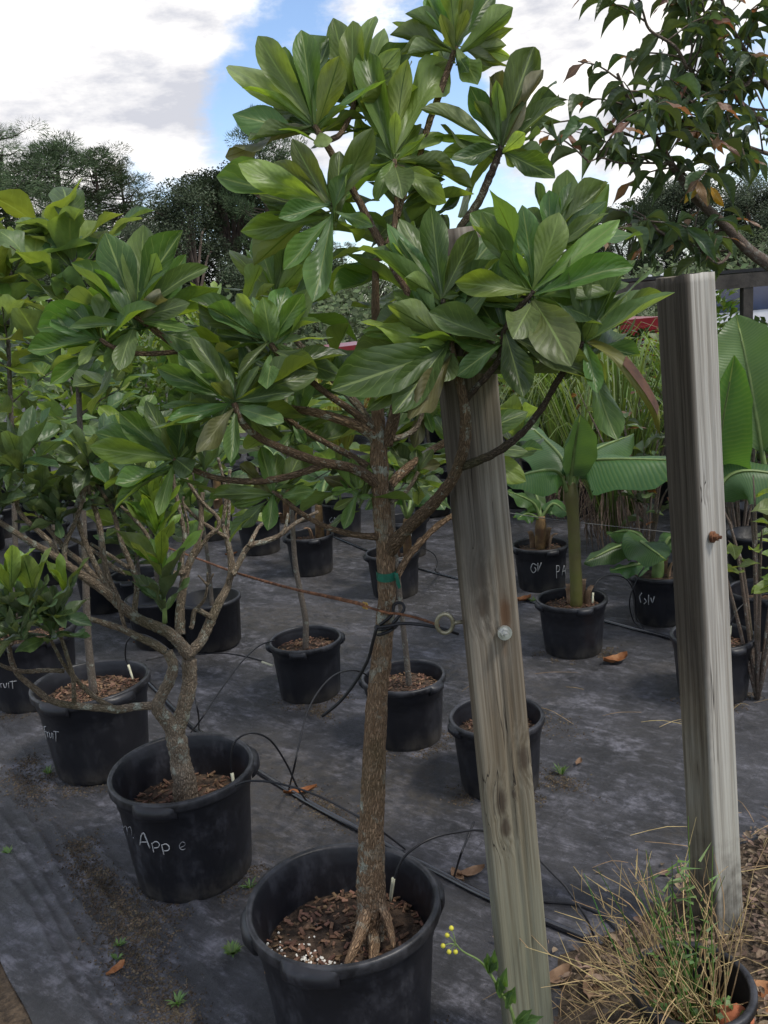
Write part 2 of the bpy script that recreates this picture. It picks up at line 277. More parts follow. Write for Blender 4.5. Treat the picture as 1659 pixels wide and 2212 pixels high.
def cloth_mat():
    m,t,b=mat('weed_barrier_cloth'); g=G(t); co=g.tc('Object')
    rc=g.map(co,rot=(0,0,R(37)))
    n1=g.noise(rc,1.9,10,.74); n2=g.noise(g.map(rc,(1,1.5,1),loc=(4,1,0)),3.6,10,.8); n3=g.noise(co,22,5,.7); n4=g.noise(g.map(co,loc=(9,2,0)),1.1,5,.6)
    st=g.noise(g.map(rc,(1,3.5,1)),9.,8,.8)
    c=g.mix(g.mr(n1,.36,.62),(.019,.019,.0215),(.05,.049,.055))
    wear_sheen=g.m('MULTIPLY',g.mr(g.m('ADD',g.m('MULTIPLY',n2,.6),g.m('MULTIPLY',st,.4)),.46,.62),g.mr(n3,.36,.62,.15,1.))
    c=g.mix(g.m('MULTIPLY',wear_sheen,.9),c,(.235,.23,.265))  # worn patches, with sky sheen put into their bluish colour
    c=g.mix(g.mr(g.noise(g.map(co,loc=(2,6,0)),.8,7,.7),.42,.68,0,.32),c,(.09,.082,.074))
    dirt=g.m('MULTIPLY',g.mr(n4,.5,.62),g.mr(n3,.36,.6))
    c=g.mix(g.m('MULTIPLY',dirt,.5),c,(.075,.061,.043))
    dk=g.noise(g.map(co,loc=(3,7,0)),5.5,4,.6); c=g.mix(g.mr(dk,.6,.7,0,.55),c,(.012,.012,.014))
    # woven threads: fine, and the coarse marker grid
    wv=[]
    for ang in (37,127):
        w=g.n('ShaderNodeTexWave',wave_type='BANDS',bands_direction='X'); g.set(w.inputs['Vector'],g.map(co,rot=(0,0,R(ang)))); w.inputs['Scale'].default_value=110; w.inputs['Distortion'].default_value=.4; wv.append(w.outputs['Fac'])
    ck=g.m('MULTIPLY',wv[0],wv[1])
    sp=g.n('ShaderNodeSeparateXYZ'); g.set(sp.inputs[0],rc)
    li=[]
    for k in (0,1):
        fr=g.m('ABSOLUTE',g.m('SUBTRACT',g.m('FRACT',g.m('ADD',g.m('MULTIPLY',sp.outputs[k],6.5),g.m('MULTIPLY',n2,.06))),.5)); li.append(g.mr(fr,0,.018,1,0))
    ln=g.m('MULTIPLY',g.m('MAXIMUM',li[0],li[1]),g.mr(n1,.35,.6,.15,.6))
    c=g.mix(g.m('MULTIPLY',ln,.75),c,(.012,.012,.014))
    spk=g.vor(co,60,'F1'); spn=g.noise(g.map(co,loc=(1,5,0)),60,2); c=g.mix(g.m('MULTIPLY',g.mr(spk,.0,.13,1,0),g.mr(spn,.58,.66)),c,(.3,.28,.25))
    g.set(b.inputs['Base Color'],c); g.set(b.inputs['Roughness'],g.mr(n3,.3,.7,.42,.7)); b.inputs['Specular IOR Level'].default_value=.55
    h=g.m('ADD',g.m('MULTIPLY',ck,.12),g.m('ADD',g.m('MULTIPLY',n2,1.6),g.m('MULTIPLY',n3,.35)))
    g.set(b.inputs['Normal'],g.bump(h,.75,.025)); return m
def dirt_mat():
    m,t,b=mat('bare_dirt'); g=G(t); co=g.tc('Object')
    n1=g.noise(co,2.5,6,.65); n2=g.noise(co,28,6,.75); n3=g.vor(co,55)
    c=g.mix(g.mr(n2,.3,.7),(.045,.033,.024),(.16,.115,.075))
    c=g.mix(g.mr(n1,.45,.7,0,.5),c,(.2,.16,.12)); c=g.mix(g.mr(n3,.0,.25,.35,0),c,(.24,.19,.14))
    g.set(b.inputs['Base Color'],c); b.inputs['Roughness'].default_value=.95; b.inputs['Specular IOR Level'].default_value=.2
    g.set(b.inputs['Normal'],g.bump(g.m('ADD',n2,g.m('MULTIPLY',n3,.5)),1.,.03)); return m
MT['cloth']=cloth_mat(); MT['dirt']=dirt_mat()
MT['grassland']=simple('far_grass_ground',(.07,.09,.03),.95,.3,.6)
# ---------------------------------------------------------------- object helpers
LOC={}
def tag(o,label=None,cat=None,group=None,kind=None):
    for k,v in (('label',label),('category',cat),('group',group),('kind',kind)):
        if v: o[k]=v
    return o
def thing(name,label,cat,loc,group=None):
    o=bpy.data.objects.new(name,None); C.objects.link(o); o.location=loc; o.empty_display_size=.1
    LOC[o]=Vector(loc); return tag(o,label,cat,group)
def mkmesh(name,vs,fs,m,uv=None,smooth=True):
    me=bpy.data.meshes.new(name); me.from_pydata(vs,[],fs)
    if uv:
        l=me.uv_layers.new(name='UVMap'); idx=[0]*len(me.loops); me.loops.foreach_get('vertex_index',idx)
        fl=[]
        for i in idx: fl.extend(uv[i])
        l.data.foreach_set('uv',fl)
    if smooth: me.polygons.foreach_set('use_smooth',[True]*len(me.polygons))
    if m is not None: me.materials.append(MT[m] if isinstance(m,str) else m)
    return me
def obj(name,vs,fs,m,parent=None,uv=None,smooth=True,origin=None):
    """mesh from WORLD coordinates, child of parent (its origin at the thing's origin)"""
    org=LOC[parent] if parent else (Vector(origin) if origin is not None else Vector(vs[0]))
    me=mkmesh(name,[(v[0]-org[0],v[1]-org[1],v[2]-org[2]) for v in vs],fs,m,uv,smooth)
    o=bpy.data.objects.new(name,me); C.objects.link(o); LOC[o]=org
    if parent: o.parent=parent
    else: o.location=org
    return o
def inst(name,me,parent,Mw):
    o=bpy.data.objects.new(name,me); C.objects.link(o)
    if parent: o.parent=parent; o.matrix_local=Matrix.Translation(-LOC[parent])@Mw
    else: o.matrix_world=Mw
    LOC[o]=Mw.translation.copy(); return o
def copy_tree(root,loc,rz,sc=1.,label=None,group=None):
    r=root.copy(); C.objects.link(r); r.location=loc; r.rotation_euler=(0,0,rz); r.scale=(sc,)*3
    if label: r['label']=label
    if group: r['group']=group
    for ch in root.children:
        c=ch.copy(); C.objects.link(c); c.parent=r
        for g_ in ch.children:
            d=g_.copy(); C.objects.link(d); d.parent=c
    return r
class MB:
    def __init__(s): s.v=[]; s.f=[]; s.uv=[]
    def add(s,vs,fs,uv=None):
        n=len(s.v); s.v.extend(tuple(v) for v in vs); s.f.extend(tuple(i+n for i in f) for f in fs); s.uv.extend(uv or [(0,0)]*len(vs))
    def obj(s,name,m,parent=None,smooth=True,origin=None): return obj(name,s.v,s.f,m,parent,s.uv,smooth,origin)
    def box(s,c,sx,sy,sz,ax=None):
        X,Y,Z=ax or (Vector((1,0,0)),Vector((0,1,0)),Vector((0,0,1))); c=Vector(c)
        vs=[c+X*(sx*a)+Y*(sy*b)+Z*(sz*d) for a in(-.5,.5) for b in(-.5,.5) for d in(-.5,.5)]
        s.add(vs,[(0,1,3,2),(4,6,7,5),(0,4,5,1),(2,3,7,6),(0,2,6,4),(1,5,7,3)])
def crom(P,n=6):
    if len(P)<3: n=max(n,3)
    out=[]
    Q=[P[0]*2-P[1]]+list(P)+[P[-1]*2-P[-2]]
    for i in range(1,len(Q)-2):
        a,b,c,d=Q[i-1:i+3]
        for k in range(n):
            t=k/n; out.append(.5*((2*b)+(c-a)*t+(2*a-5*b+4*c-d)*t*t+(3*b-a-3*c+d)*t**3))
    out.append(P[-1].copy()); return out
def tube(mb,pts,rad,seg=8,n=6,rough=0.,lump=0.,cap=True,seed=0.):
    """pts: Vectors, rad: radii; smooth swept tube, uv in metres"""
    pts=[Vector(p) for p in pts]
    P=crom([Vector((p[0],p[1],p[2],r)) for p,r in zip(pts,rad)],n)
    rs=[max(p[3],1e-4) for p in P]; P=[Vector(p[:3]) for p in P]
    T=[(P[min(i+1,len(P)-1)]-P[max(i-1,0)]).normalized() for i in range(len(P))]
    up=Vector((0,0,1)) if abs(T[0].z)<.9 else Vector((1,0,0))
    nx=T[0].cross(up).normalized(); vs=[];uv=[];L=0.
    for i,p in enumerate(P):
        if i:
            L+=(p-P[i-1]).length
        nx=(nx-T[i]*nx.dot(T[i])).normalized(); ny=T[i].cross(nx)
        for k in range(seg+1):
            a=2*math.pi*k/seg; d=nx*math.cos(a)+ny*math.sin(a); r=rs[i]
            if rough or lump:
                q=p+d*r
                if k==seg: q=p+(nx*1.)*r
                r*=1+rough*noise.noise(q*90+Vector((seed,0,0)))+lump*noise.noise(q*22+Vector((0,seed,0)))
            vs.append(p+d*r); uv.append((k/seg*2*math.pi*rs[0],L))
    w=seg+1; fs=[(i*w+k,i*w+k+1,(i+1)*w+k+1,(i+1)*w+k) for i in range(len(P)-1) for k in range(seg)]
    if cap:
        for base,rev in ((0,True),((len(P)-1)*w,False)):
            f=tuple(range(base,base+seg)); fs.append(f[::-1] if rev else f)
    mb.add(vs,fs,uv)
def pxtube(mb,L,seg=8,n=6,rough=0.,lump=0.,seed=0.):
    """L: (x,y,Y,width px) in picture units of the photograph; Y = distance on the ground"""
    P=[at(x,y,Y) for x,y,Y,w in L]; tube(mb,P,[w/2*depth(p)/FD for p,(x,y,Y,w) in zip(P,L)],seg,n,rough,lump,seed=seed); return P
# ---------------------------------------------------------------- leaves
def leaf_mesh(name,m,prof,nv=10,arch=.06,curl=0.,fold=.12,wave=.02,seed=0,nu=4,side=0.):
    """unit leaf: base at origin, tip at (0,1,0), half-width profile prof(t)*1 (scaled to max .5), +Z upper side"""
    vs=[];uv=[];rs=random.Random(seed); ph=rs.random()*6; tws=rs.uniform(-.35,.35); tw2=rs.uniform(-.02,.02); fr_=rs.uniform(5,9)
    for i in range(nv+1):
        t=(i/nv)**.9; t2=t; w=prof(t)
        z0=4*arch*t*(1-t)+curl*(t**3-t)+tw2*math.sin(2*math.pi*t); x0=side*math.sin(math.pi*t)
        for k in range(nu+1):
            u=-1+2*k/nu
            x=x0+u*w; z=z0+fold*w*2*abs(u)**1.5+wave*math.sin(ph+t*fr_+u*2.)*abs(u)*w*2+tws*(t-.4)*u*w
            vs.append((x,t2,z)); uv.append(((u+1)/2,t))
    w_=nu+1; fs=[(i*w_+k,i*w_+k+1,(i+1)*w_+k+1,(i+1)*w_+k) for i in range(nv) for k in range(nu)]
    return mkmesh(name,vs,fs,m,uv)
def prof_from(pts):
    def f(t):
        for (a,b),(c,d) in zip(pts,pts[1:]):
            if t<=c:
                s=(t-a)/(c-a); s=s*s*(3-2*s)*.5+s*.5; return b+(d-b)*s
        return pts[-1][1]
    return f
OBOV=prof_from([(0,.04),(.1,.07),(.25,.2),(.45,.39),(.63,.5),(.78,.48),(.88,.37),(.95,.2),(1,.02)])
OBLO=prof_from([(0,.03),(.12,.14),(.3,.4),(.5,.5),(.7,.48),(.85,.33),(.95,.14),(1,.02)])
LANC=prof_from([(0,.05),(.06,.08),(.25,.4),(.42,.5),(.62,.42),(.8,.22),(.92,.08),(1,.01)])
NARR=prof_from([(0,.06),(.15,.2),(.4,.42),(.6,.5),(.8,.4),(.93,.2),(1,.02)])
def variants(key,m,prof,n,seed,**k):
    rs=random.Random(seed); out=[]
    for i in range(n):
        out.append(leaf_mesh('leaf_'+key,m,prof,arch=rs.uniform(*k.get('arch',(-.02,.09))),curl=rs.uniform(*k.get('curl',(-.06,.1))),fold=rs.uniform(*k.get('fold',(-.04,.16))),wave=rs.uniform(*k.get('wave',(.04,.16))),side=rs.uniform(-.04,.04),seed=seed*20+i,nv=k.get('nv',12),nu=k.get('nu',6)))
    return out
LV={'leaf':variants('custard','leaf',OBOV,9,1),'leaf_lit':variants('custard_lit','leaf_lit',OBOV,6,2),
'leaf_old':variants('custard_old','leaf_old',OBOV,3,12,wave=(.1,.25)),
'apple':variants('apple','leaf_apple',NARR,8,3,nv=8,nu=4),'shoot':variants('shoot','leaf_shoot',NARR,5,4,nv=8,nu=4),
'jack':variants('jack','leaf_jack',OBLO,7,5,nv=8,nu=4),'jack_pale':variants('jack_young','leaf_jack_pale',OBLO,4,6,nv=8,nu=4),
'lance':variants('lance','leaf_lance',LANC,8,7,nv=8,nu=4,arch=(.05,.24),curl=(-.1,.05),fold=(.1,.35)),'lance_red':variants('lance_young','leaf_red',LANC,4,8,nv=7,nu=4,arch=(.05,.2)),
'yellow':variants('yellow','leaf_yellow',LANC,3,9,nv=7,nu=4)}
UVC={}
def UVS(me):
    if me.name not in UVC:
        u=[(0,0)]*len(me.vertices)
        for lp in me.loops: u[lp.vertex_index]=tuple(me.uv_layers[0].data[lp.index].uv)
        UVC[me.name]=u
    return UVC[me.name]
def leaf(kind,base,tip,ratio,nrm,parent,name='leaf',mesh=None,into=None):
    d=tip-base; L=d.length
    if L<1e-4: return
    y=d/L; z=nrm-y*nrm.dot(y)
    if z.length<1e-3: z=y.orthogonal()
    z.normalize(); x=y.cross(z)
    w=L*ratio
    M=Matrix((x*w,y*L,z*L)).transposed().to_4x4(); M.translation=base
    if into is not None:
        me_=mesh or random.choice(LV[kind]); into.add([M@v.co for v in me_.vertices],[tuple(p_.vertices) for p_ in me_.polygons],UVS(me_)); return
    return inst(name,mesh or random.choice(LV[kind]),parent,M)
def rosette_px(parent,cx,cy,Y,leaves,axis=(0,0,1),kind='leaf',lit=.25,ratio=.33,litset=(),wid=.9):
    """leaves: tip x, tip y, s = share of the leaf that points away (+) or towards the viewer (-), [ratio, facing]"""
    c=at(cx,cy,Y); ax=Vector(axis).normalized(); stemd=ax
    for i,l in enumerate(leaves):
        tx,ty,s=l[:3]; rr=l[3] if len(l)>3 else ratio; fc=l[4] if len(l)>4 else .75
        q=ray(tx,ty); dc=depth(c)
        flat=CAM+q*dc                                  # tip in the plane of the rosette
        plen=(flat-c).length; s=max(-.93,min(.93,s)); dz=plen*s/math.sqrt(1-s*s)
        tip=CAM+q*(dc+dz)
        y=(tip-c).normalized()
        nrm=ax-y*ax.dot(y)
        if nrm.length<.25: nrm=nrm+(-y.cross(Vector((rnd()-.5,rnd()-.5,rnd()))).normalized())*.3
        nrm.normalize(); view=(CAM-(c+tip)/2).normalized(); view=(view-y*view.dot(y)).normalized()
        sg=1 if nrm.dot(view)>-.05 else -1
        n=nrm*(1-fc)+view*sg*fc+Vector((U(-.25,.25),U(-.25,.25),U(-.2,.2)))
        b=c-y*.004+stemd*U(-.022,.006)
        k=kind
        if kind=='leaf' and (i in litset or rnd()<lit): k='leaf_lit'
        elif kind=='leaf' and rnd()<.05: k='leaf_old'
        leaf(k,b,tip,rr*wid*U(.92,1.1),n,parent)
def rosette(parent,c,axis,n,L,kind,ratio=.32,spread=(25,105),j=.25,name='leaf',ph=None):
    ax=Vector(axis).normalized(); x=ax.orthogonal().normalized(); y=ax.cross(x); a=rnd()*6 if ph is None else ph
    for i in range(n):
        t=(i+.5)/n; th=R(spread[0]+(spread[1]-spread[0])*t+U(-10,10)); a+=2.39996+U(-j,j)
        d=ax*math.cos(th)+(x*math.cos(a)+y*math.sin(a))*math.sin(th)
        l=L*(.65+.5*math.sin(math.pi*(.2+.6*t)))*U(.8,1.15)
        tip=c+d*l+Vector((0,0,-.18*l*t*U(.3,1.4)))
        nrm=ax+Vector((U(-.4,.4),U(-.4,.4),U(-.2,.4)))
        leaf(kind if isinstance(kind,str) else random.choice(kind),c-ax*U(0,.03),tip,ratio*U(.85,1.2),nrm,parent,name)
# ================================================================ SETTING
mb=MB(); mb.add([(-400,-60,-.012),(400,-60,-.012),(400,500,-.012),(-400,500,-.012)],[(0,1,2,3)])
tag(mb.obj('ground','grassland',smooth=False,origin=(0,0,-.012)),kind='structure')
RD=Vector((-.59,.807,0)); RN=Vector((.807,.59,0))           # direction of the pot rows, and across them
e0=gnd(0,2075); e1=gnd(92,2212)
EDGE=e0.dot(RN)
def cloth_h(x,y):
    p=Vector((x,y,0)); c=p.dot(RN)-EDGE; s=p.dot(RD)
    h=.008*noise.noise(Vector((x*1.3,y*1.3,0)))+.006*noise.noise(Vector((c*7,s*1.6,3)))+.003*noise.noise(Vector((c*22,s*3,1)))
    for c0,w,a in ((.12,.011,.016),(.16,.008,.014),(.2,.011,.018),(.25,.009,.016),(.31,.013,.02),(.40,.008,.01),(.52,.016,.014),(.63,.01,.01),(.78,.012,.008),(1.3,.014,.008),(1.75,.012,.007)):
        cc=c-c0-.035*noise.noise(Vector((s*1.5,c0*9,0))); k=a*(.55+.9*noise.noise(Vector((s*1.1,c0*5,7))))
        if k>0: h+=k*math.exp(-(cc/w)**2)
    cr=noise.noise(Vector((c*14,s*14,5))); h+=.0022*cr
    return max(h+.004,-.004)
ys=[.15]
while ys[-1]<26: ys.append(ys[-1]+max(.016,.0085*ys[-1]**1.35))
nx=320; vs=[];fs=[]
for y in ys:
    xl=(EDGE-RN.y*y)/RN.x+.008*noise.noise(Vector((y*6,0,0))); xr=3.2+y*.9
    for k in range(nx+1):
        t=k/nx; x=xl+(xr-xl)*(.12*t+.88*t**2.1); vs.append((x,y,cloth_h(x,y) if k else .001))
w=nx+1; fs=[(i*w+k,i*w+k+1,(i+1)*w+k+1,(i+1)*w+k) for i in range(len(ys)-1) for k in range(nx)]
tag(obj('ground_cloth',vs,fs,'cloth',origin=(0,0,0)),kind='structure')
# bare dirt: strip beside the cloth (left), and the litter-covered patch on the right
vs=[];n_=60
for i in range(n_+1):
    for k in range(24):
        s=-1.2+i*.12; c=-1.6+k*.07
        p=RN*(EDGE+c)+RD*(s+1.2); h=-.004+.012*noise.noise(Vector((p.x*5,p.y*5,1)))+.006*noise.noise(Vector((p.x*20,p.y*20,1))); vs.append((p.x,p.y,h if k<22 else -.006))
fs=[(i*24+k,i*24+k+1,(i+1)*24+k+1,(i+1)*24+k) for i in range(n_) for k in range(23)]
tag(obj('dirt_strip',vs,[f[::-1] for f in fs],'dirt',origin=(0,0,0)),kind='structure')
LB=[gnd(1215,2130),gnd(1228,2070),gnd(1300,2030),gnd(1400,1985),gnd(1480,1920),gnd(1560,1850),gnd(1659,1800),gnd(1750,1760)]
def litter_in(x,y):
    """signed: >0 inside the littered patch"""
    for a,b in zip(LB,LB[1:]):
        if a.y<=y<=b.y: t=(y-a.y)/(b.y-a.y); return x-(a.x+(b.x-a.x)*t)
    return x-LB[0].x if y<LB[0].y else -1
vs=[];idx={};fs=[]
nX,nY=90,80
for i in range(nY+1):
    for k in range(nX+1):
        x=.15+k*.035; y=1.1+i*.033
        d=litter_in(x,y)+.05*noise.noise(Vector((x*6,y*6,0)))
        h=min(max(d,-.06)*.25,.02)+.008*noise.noise(Vector((x*9,y*9,2)))+.004*noise.noise(Vector((x*30,y*30,2)))+.008
        vs.append((x,y,h if d>-.06 else -.008))
w=nX+1; fs=[(i*w+k,i*w+k+1,(i+1)*w+k+1,(i+1)*w+k) for i in range(nY) for k in range(nX)]
fs=[f for f in fs if any(vs[j][2]>-.007 for j in f)]
tag(obj('dirt_patch',vs,fs,'dirt',origin=(0,0,0)),kind='structure')
# ================================================================ POSTS
def post(name,label,top,bot,rot,wx,wy,grooves,mt,seed):
    base=Vector(bot); up=(Vector(top)-base); H=up.length; up.normalize()
    t=thing(name,label,'post',base)
    z=up; x=Vector((math.cos(rot),math.sin(rot),0)); x=(x-z*x.dot(z)).normalized(); y=z.cross(x)
    # profile: rounded rectangle, finely divided
    pr=[];r=.007
    for cx,cy,a0 in ((wx/2-r,wy/2-r,0),(-wx/2+r,wy/2-r,90),(-wx/2+r,-wy/2+r,180),(wx/2-r,-wy/2+r,270)):
        for k in range(4): a=R(a0+30*k); pr.append((cx+r*math.cos(a),cy+r*math.sin(a)))
    full=[]
    for i in range(len(pr)):
        a=pr[i]; b=pr[(i+1)%len(pr)]; L=math.hypot(b[0]-a[0],b[1]-a[1]); m=max(1,int(L/.0045))
        for k in range(m): full.append((a[0]+(b[0]-a[0])*k/m,a[1]+(b[1]-a[1])*k/m))
    n=len(full); rings=90; vs=[]
    for i in range(rings+1):
        h=H*i/rings
        for (a,b) in full:
            l=math.hypot(a,b); dn=0
            q=Vector((a*40,b*40,h*1.2+seed)); dn+=.0016*noise.noise(q)+.0007*noise.noise(Vector((a*160,b*160,h*4)))
            for (gx,gy,gw,gd,h0,h1) in grooves:
                ga=gx+.004*noise.noise(Vector((h*2.3,gx*50,seed))) ; gb=gy+.004*noise.noise(Vector((h*2.3,gy*50,seed+3)))
                d=math.hypot(a-ga,b-gb); k=min(1,max(0,(h-h0)/.1))*min(1,max(0,(h1-h)/.1))
                dn-=gd*k*math.exp(-(d/gw)**2)
            s=1+dn/l
            zz=h+(.004*noise.noise(Vector((a*30,b*30,seed))) if i==rings else 0)
            vs.append((a*s,b*s,zz))
    fs=[(i*n+k,i*n+(k+1)%n,(i+1)*n+(k+1)%n,(i+1)*n+k) for i in range(rings) for k in range(n)]
    fs.append(tuple(range(rings*n,rings*n+n)))
    me=mkmesh('timber',vs,fs,mt); me.polygons[len(fs)-1].use_smooth=False
    M=Matrix((x,y,z)).transposed().to_4x4(); M.translation=base
    o=inst('timber',me,t,M); LOC[o]=base
    return t,M
YP=1.66
def axis_pts(x0,y0,x1,y1,Y):
    a=at(x0,y0,Y); b=at(x1,y1,Y); return a,a+(b-a)*(a.z/(a.z-b.z))
ptop,pbot=axis_pts(980,497,1151,2330,YP)
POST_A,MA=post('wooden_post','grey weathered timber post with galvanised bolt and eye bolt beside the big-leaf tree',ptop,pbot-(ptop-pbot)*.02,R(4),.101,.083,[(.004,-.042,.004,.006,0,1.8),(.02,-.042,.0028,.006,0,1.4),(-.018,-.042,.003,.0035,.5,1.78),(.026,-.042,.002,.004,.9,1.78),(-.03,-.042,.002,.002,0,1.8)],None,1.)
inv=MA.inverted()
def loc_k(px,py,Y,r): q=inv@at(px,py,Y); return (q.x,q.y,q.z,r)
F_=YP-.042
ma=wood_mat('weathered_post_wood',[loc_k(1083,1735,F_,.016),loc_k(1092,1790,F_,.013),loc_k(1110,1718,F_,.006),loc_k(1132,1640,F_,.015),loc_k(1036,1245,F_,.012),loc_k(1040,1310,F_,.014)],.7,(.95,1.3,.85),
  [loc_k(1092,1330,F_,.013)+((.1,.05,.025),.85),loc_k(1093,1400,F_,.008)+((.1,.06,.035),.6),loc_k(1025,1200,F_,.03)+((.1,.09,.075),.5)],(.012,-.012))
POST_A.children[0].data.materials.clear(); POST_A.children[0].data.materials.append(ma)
rb=gnd(1553,2012); rb.z=0; rt=at(1480,594,rb.y+.02)
POST_B,MBm=post('wooden_post','pale grey timber post with rusty bolt rising from the leaf litter',rt,rb-Vector((0,0,.05)),R(27),.092,.092,[(-.046,-.012,.004,.006,.2,1.9),(-.046,.02,.003,.004,.4,1.9),(.01,-.046,.003,.005,.9,1.9),(.03,-.046,.002,.003,.2,1.9),(-.02,-.046,.002,.002,.2,1.9)],None,5.)
inv=MBm.inverted(); F2=rb.y-.05
mb2=wood_mat('weathered_post_wood_lit_side',[loc_k(1525,891,F2,.006),loc_k(1535,1068,F2,.008),loc_k(1517,701,F2,.005)],.35,(.35,1.0,.95),[(0,0,.0,.09,(.04,.033,.026),.9),loc_k(1541,1185,F2,.006)+((.2,.1,.05),.6)],(-.026,-.04),True)
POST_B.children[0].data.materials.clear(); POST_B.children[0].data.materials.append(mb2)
def bolt(parent,px,py,Yv,nrm,mt,r=.011):
    c=at(px,py,Yv); n=Vector(nrm).normalized(); x=n.orthogonal().normalized(); y=n.cross(x); m=MB()
    for (rr,l0,l1,k) in ((r*1.5,-.004,.003,16),(r,.003,.012,6),(r*.45,.012,.02,10)):
        vs=[];
        for l in (l0,l1):
            for i in range(k): a=2*math.pi*i/k; vs.append(c+n*l+(x*math.cos(a)+y*math.sin(a))*rr)
        m.add(vs,[(i,(i+1)%k,k+(i+1)%k,k+i) for i in range(k)]+[tuple(range(k,2*k))])
    m.obj('bolt',mt,parent,smooth=False)
bolt(POST_A,1090,1367,YP-.046,(.1,-1,.05),'zinc',.0095)
bolt(POST_B,1540,1160,rb.y-.035,(.75,-.65,.05),'rust',.009)
# eye bolt on the left flank of the post
eb=at(961,1347,YP-.02); m=MB(); ring=[]
for i in range(17): a=2*math.pi*i/16; ring.append(eb+Vector((.016*math.cos(a),-.004*math.sin(a),.021*math.sin(a))))
tube(m,ring,[.0042]*17,8,2,cap=False); tube(m,[eb+Vector((.016,0,0)),eb+Vector((.034,.006,-.002))],[.0042,.0042],8,2)
m.obj('eye_bolt','brass',POST_A)
# ================================================================ POTS
POTS={}
def pot_geo(R_,H,b,big):
    t=.006 if big else .0045; l=.014 if big else .011
    Rw=R_-l                                            # wall radius below the lip
    def rw(z): return Rw*(b+(1-b)*z/H)*1.
    P=[(rw(0)*.97,0.),(rw(0),.006),(rw(.02),.02),(rw(H*.3),H*.3),(rw(H*.62),H*.62),(rw(H*.78),H*.78),(rw(H*.79)+.004,H*.795),(rw(H*.86)+.004,H*.86),(rw(H*.87)+.006,H*.872),(rw(H*.9)+.006,H*.905),
       (R_-.004,H*.915),(R_,H*.925),(R_,H*.985),(R_-.003,H),(R_-.012,H),(R_-.016,H*.985),(rw(H*.95)-.002,H*.94),(rw(H*.9)-t,H*.9),(rw(H*.86)-t,H*.86),(rw(H*.79)-t-.003,H*.79),(rw(H*.6)-t-.003,H*.6),(rw(H*.3)-t,H*.3)]
    return P
def pot(key,x,y,cls,label,soil=.72,hang=(-100,15),mt='pot',warp=.01,group=None,chips=330,dims=None,seg=72):
    R_,H,b=dims or {'L':(.222,.351,.84),'M':(.166,.263,.857)}[cls]
    big=cls=='L'; P=pot_geo(R_,H,b,big)
    z0=cloth_h(x,y)-.003
    t=thing('nursery_pot',label,'pot',(x,y,z0),group)
    vs=[]
    ph=rnd()*6
    for r,z in P:
        for k in range(seg):
            a=2*math.pi*k/seg; rib=0
            if z<H*.76: rib=.0016*(1 if (k%6)<3 else -1)*(0 if big else 1)*min(1,z/.02)
            wr=1+warp*math.cos(2*a+ph)*(z/H)
            vs.append((x+(r+rib)*wr*math.cos(a),y+(r+rib)*wr*math.sin(a),z0+z*(1+.006*math.cos(a*2+ph))))
    n=len(P); fs=[(i*seg+k,i*seg+(k+1)%seg,(i+1)*seg+(k+1)%seg,(i+1)*seg+k) for i in range(n-1) for k in range(seg)]
    pb=obj('pot_body',vs,fs,mt,t); pb.data.materials.append(MT['pot_edge'])
    for i in range(11*seg,15*seg): pb.data.polygons[i].material_index=1
    for ha in hang:                                     # moulded grips under the lip
        a0=R(ha); w=.3 if big else .24; vs=[];m_=11
        sec=[(R_-.006,H*.995),(R_+.003,H*.975),(R_+.012,H*.955),(R_+.012,H*.895),(R_+.004,H*.86),(R_-.012,H*.84)]
        for i in range(m_):
            q=-1+2*i/(m_-1); k=1-abs(q)**4
            a=a0+w*q
            for r,z in sec:
                rr=(R_-.004)+(r-R_+.004)*(.25+.75*k) if r>R_-.004 else r
                vs.append((x+rr*math.cos(a),y+rr*math.sin(a),z0+z))
        s_=len(sec); fs=[(i*s_+j,(i+1)*s_+j,(i+1)*s_+j+1,i*s_+j+1) for i in range(m_-1) for j in range(s_-1)]+[tuple(range(s_)),tuple(range((m_-1)*s_,m_*s_))[::-1]]
        obj('handle',vs,fs,mt,t)
    # soil
    zs=H*soil; rs=(R_-.014)*(b+(1-b)*soil)-.006; m=MB(); vs=[(x,y,z0+zs+.012)];fs=[]
    nr=9;sg=36
    for i in range(1,nr+1):
        for k in range(sg):
            a=2*math.pi*k/sg; r=rs*i/nr; px,py=x+r*math.cos(a),y+r*math.sin(a)
            vs.append((px,py,z0+zs+.012*(1-(i/nr)**2)+.007*noise.noise(Vector((px*18,py*18,0)))))
    fs=[(0,1+k,1+(k+1)%sg) for k in range(sg)]+[(1+i*sg+k,1+(i+1)*sg+k,1+(i+1)*sg+(k+1)%sg,1+i*sg+(k+1)%sg) for i in range(nr-1) for k in range(sg)]
    so=obj('soil',vs,fs,'soil',t)
    if chips:
        m=MB()
        for _ in range(chips):
            r=rs*.97*math.sqrt(rnd()); a=rnd()*6.283; s=U(.3,1.15)*(.85 if big else .7)
            c=Vector((x+r*math.cos(a),y+r*math.sin(a),z0+zs+.012*(1-(r/rs)**2)+U(.002,.009)))
            X=Vector((U(-1,1),U(-1,1),U(-.35,.35))).normalized(); Z=(Vector((U(-.4,.4),U(-.4,.4),1))-X*X.z).normalized(); Y=Z.cross(X)
            m.box(c,.024*s*U(.6,1.3),.009*s,.0035*s,(X,Y,Z))
        tag(m.obj('bark_chips','chips',so,smooth=False),kind='stuff')
    POTS[key]=dict(t=t,x=x,y=y,R=R_,H=H,b=b,z=z0,zs=z0+zs+.01,rs=rs,soil=so)
    return t
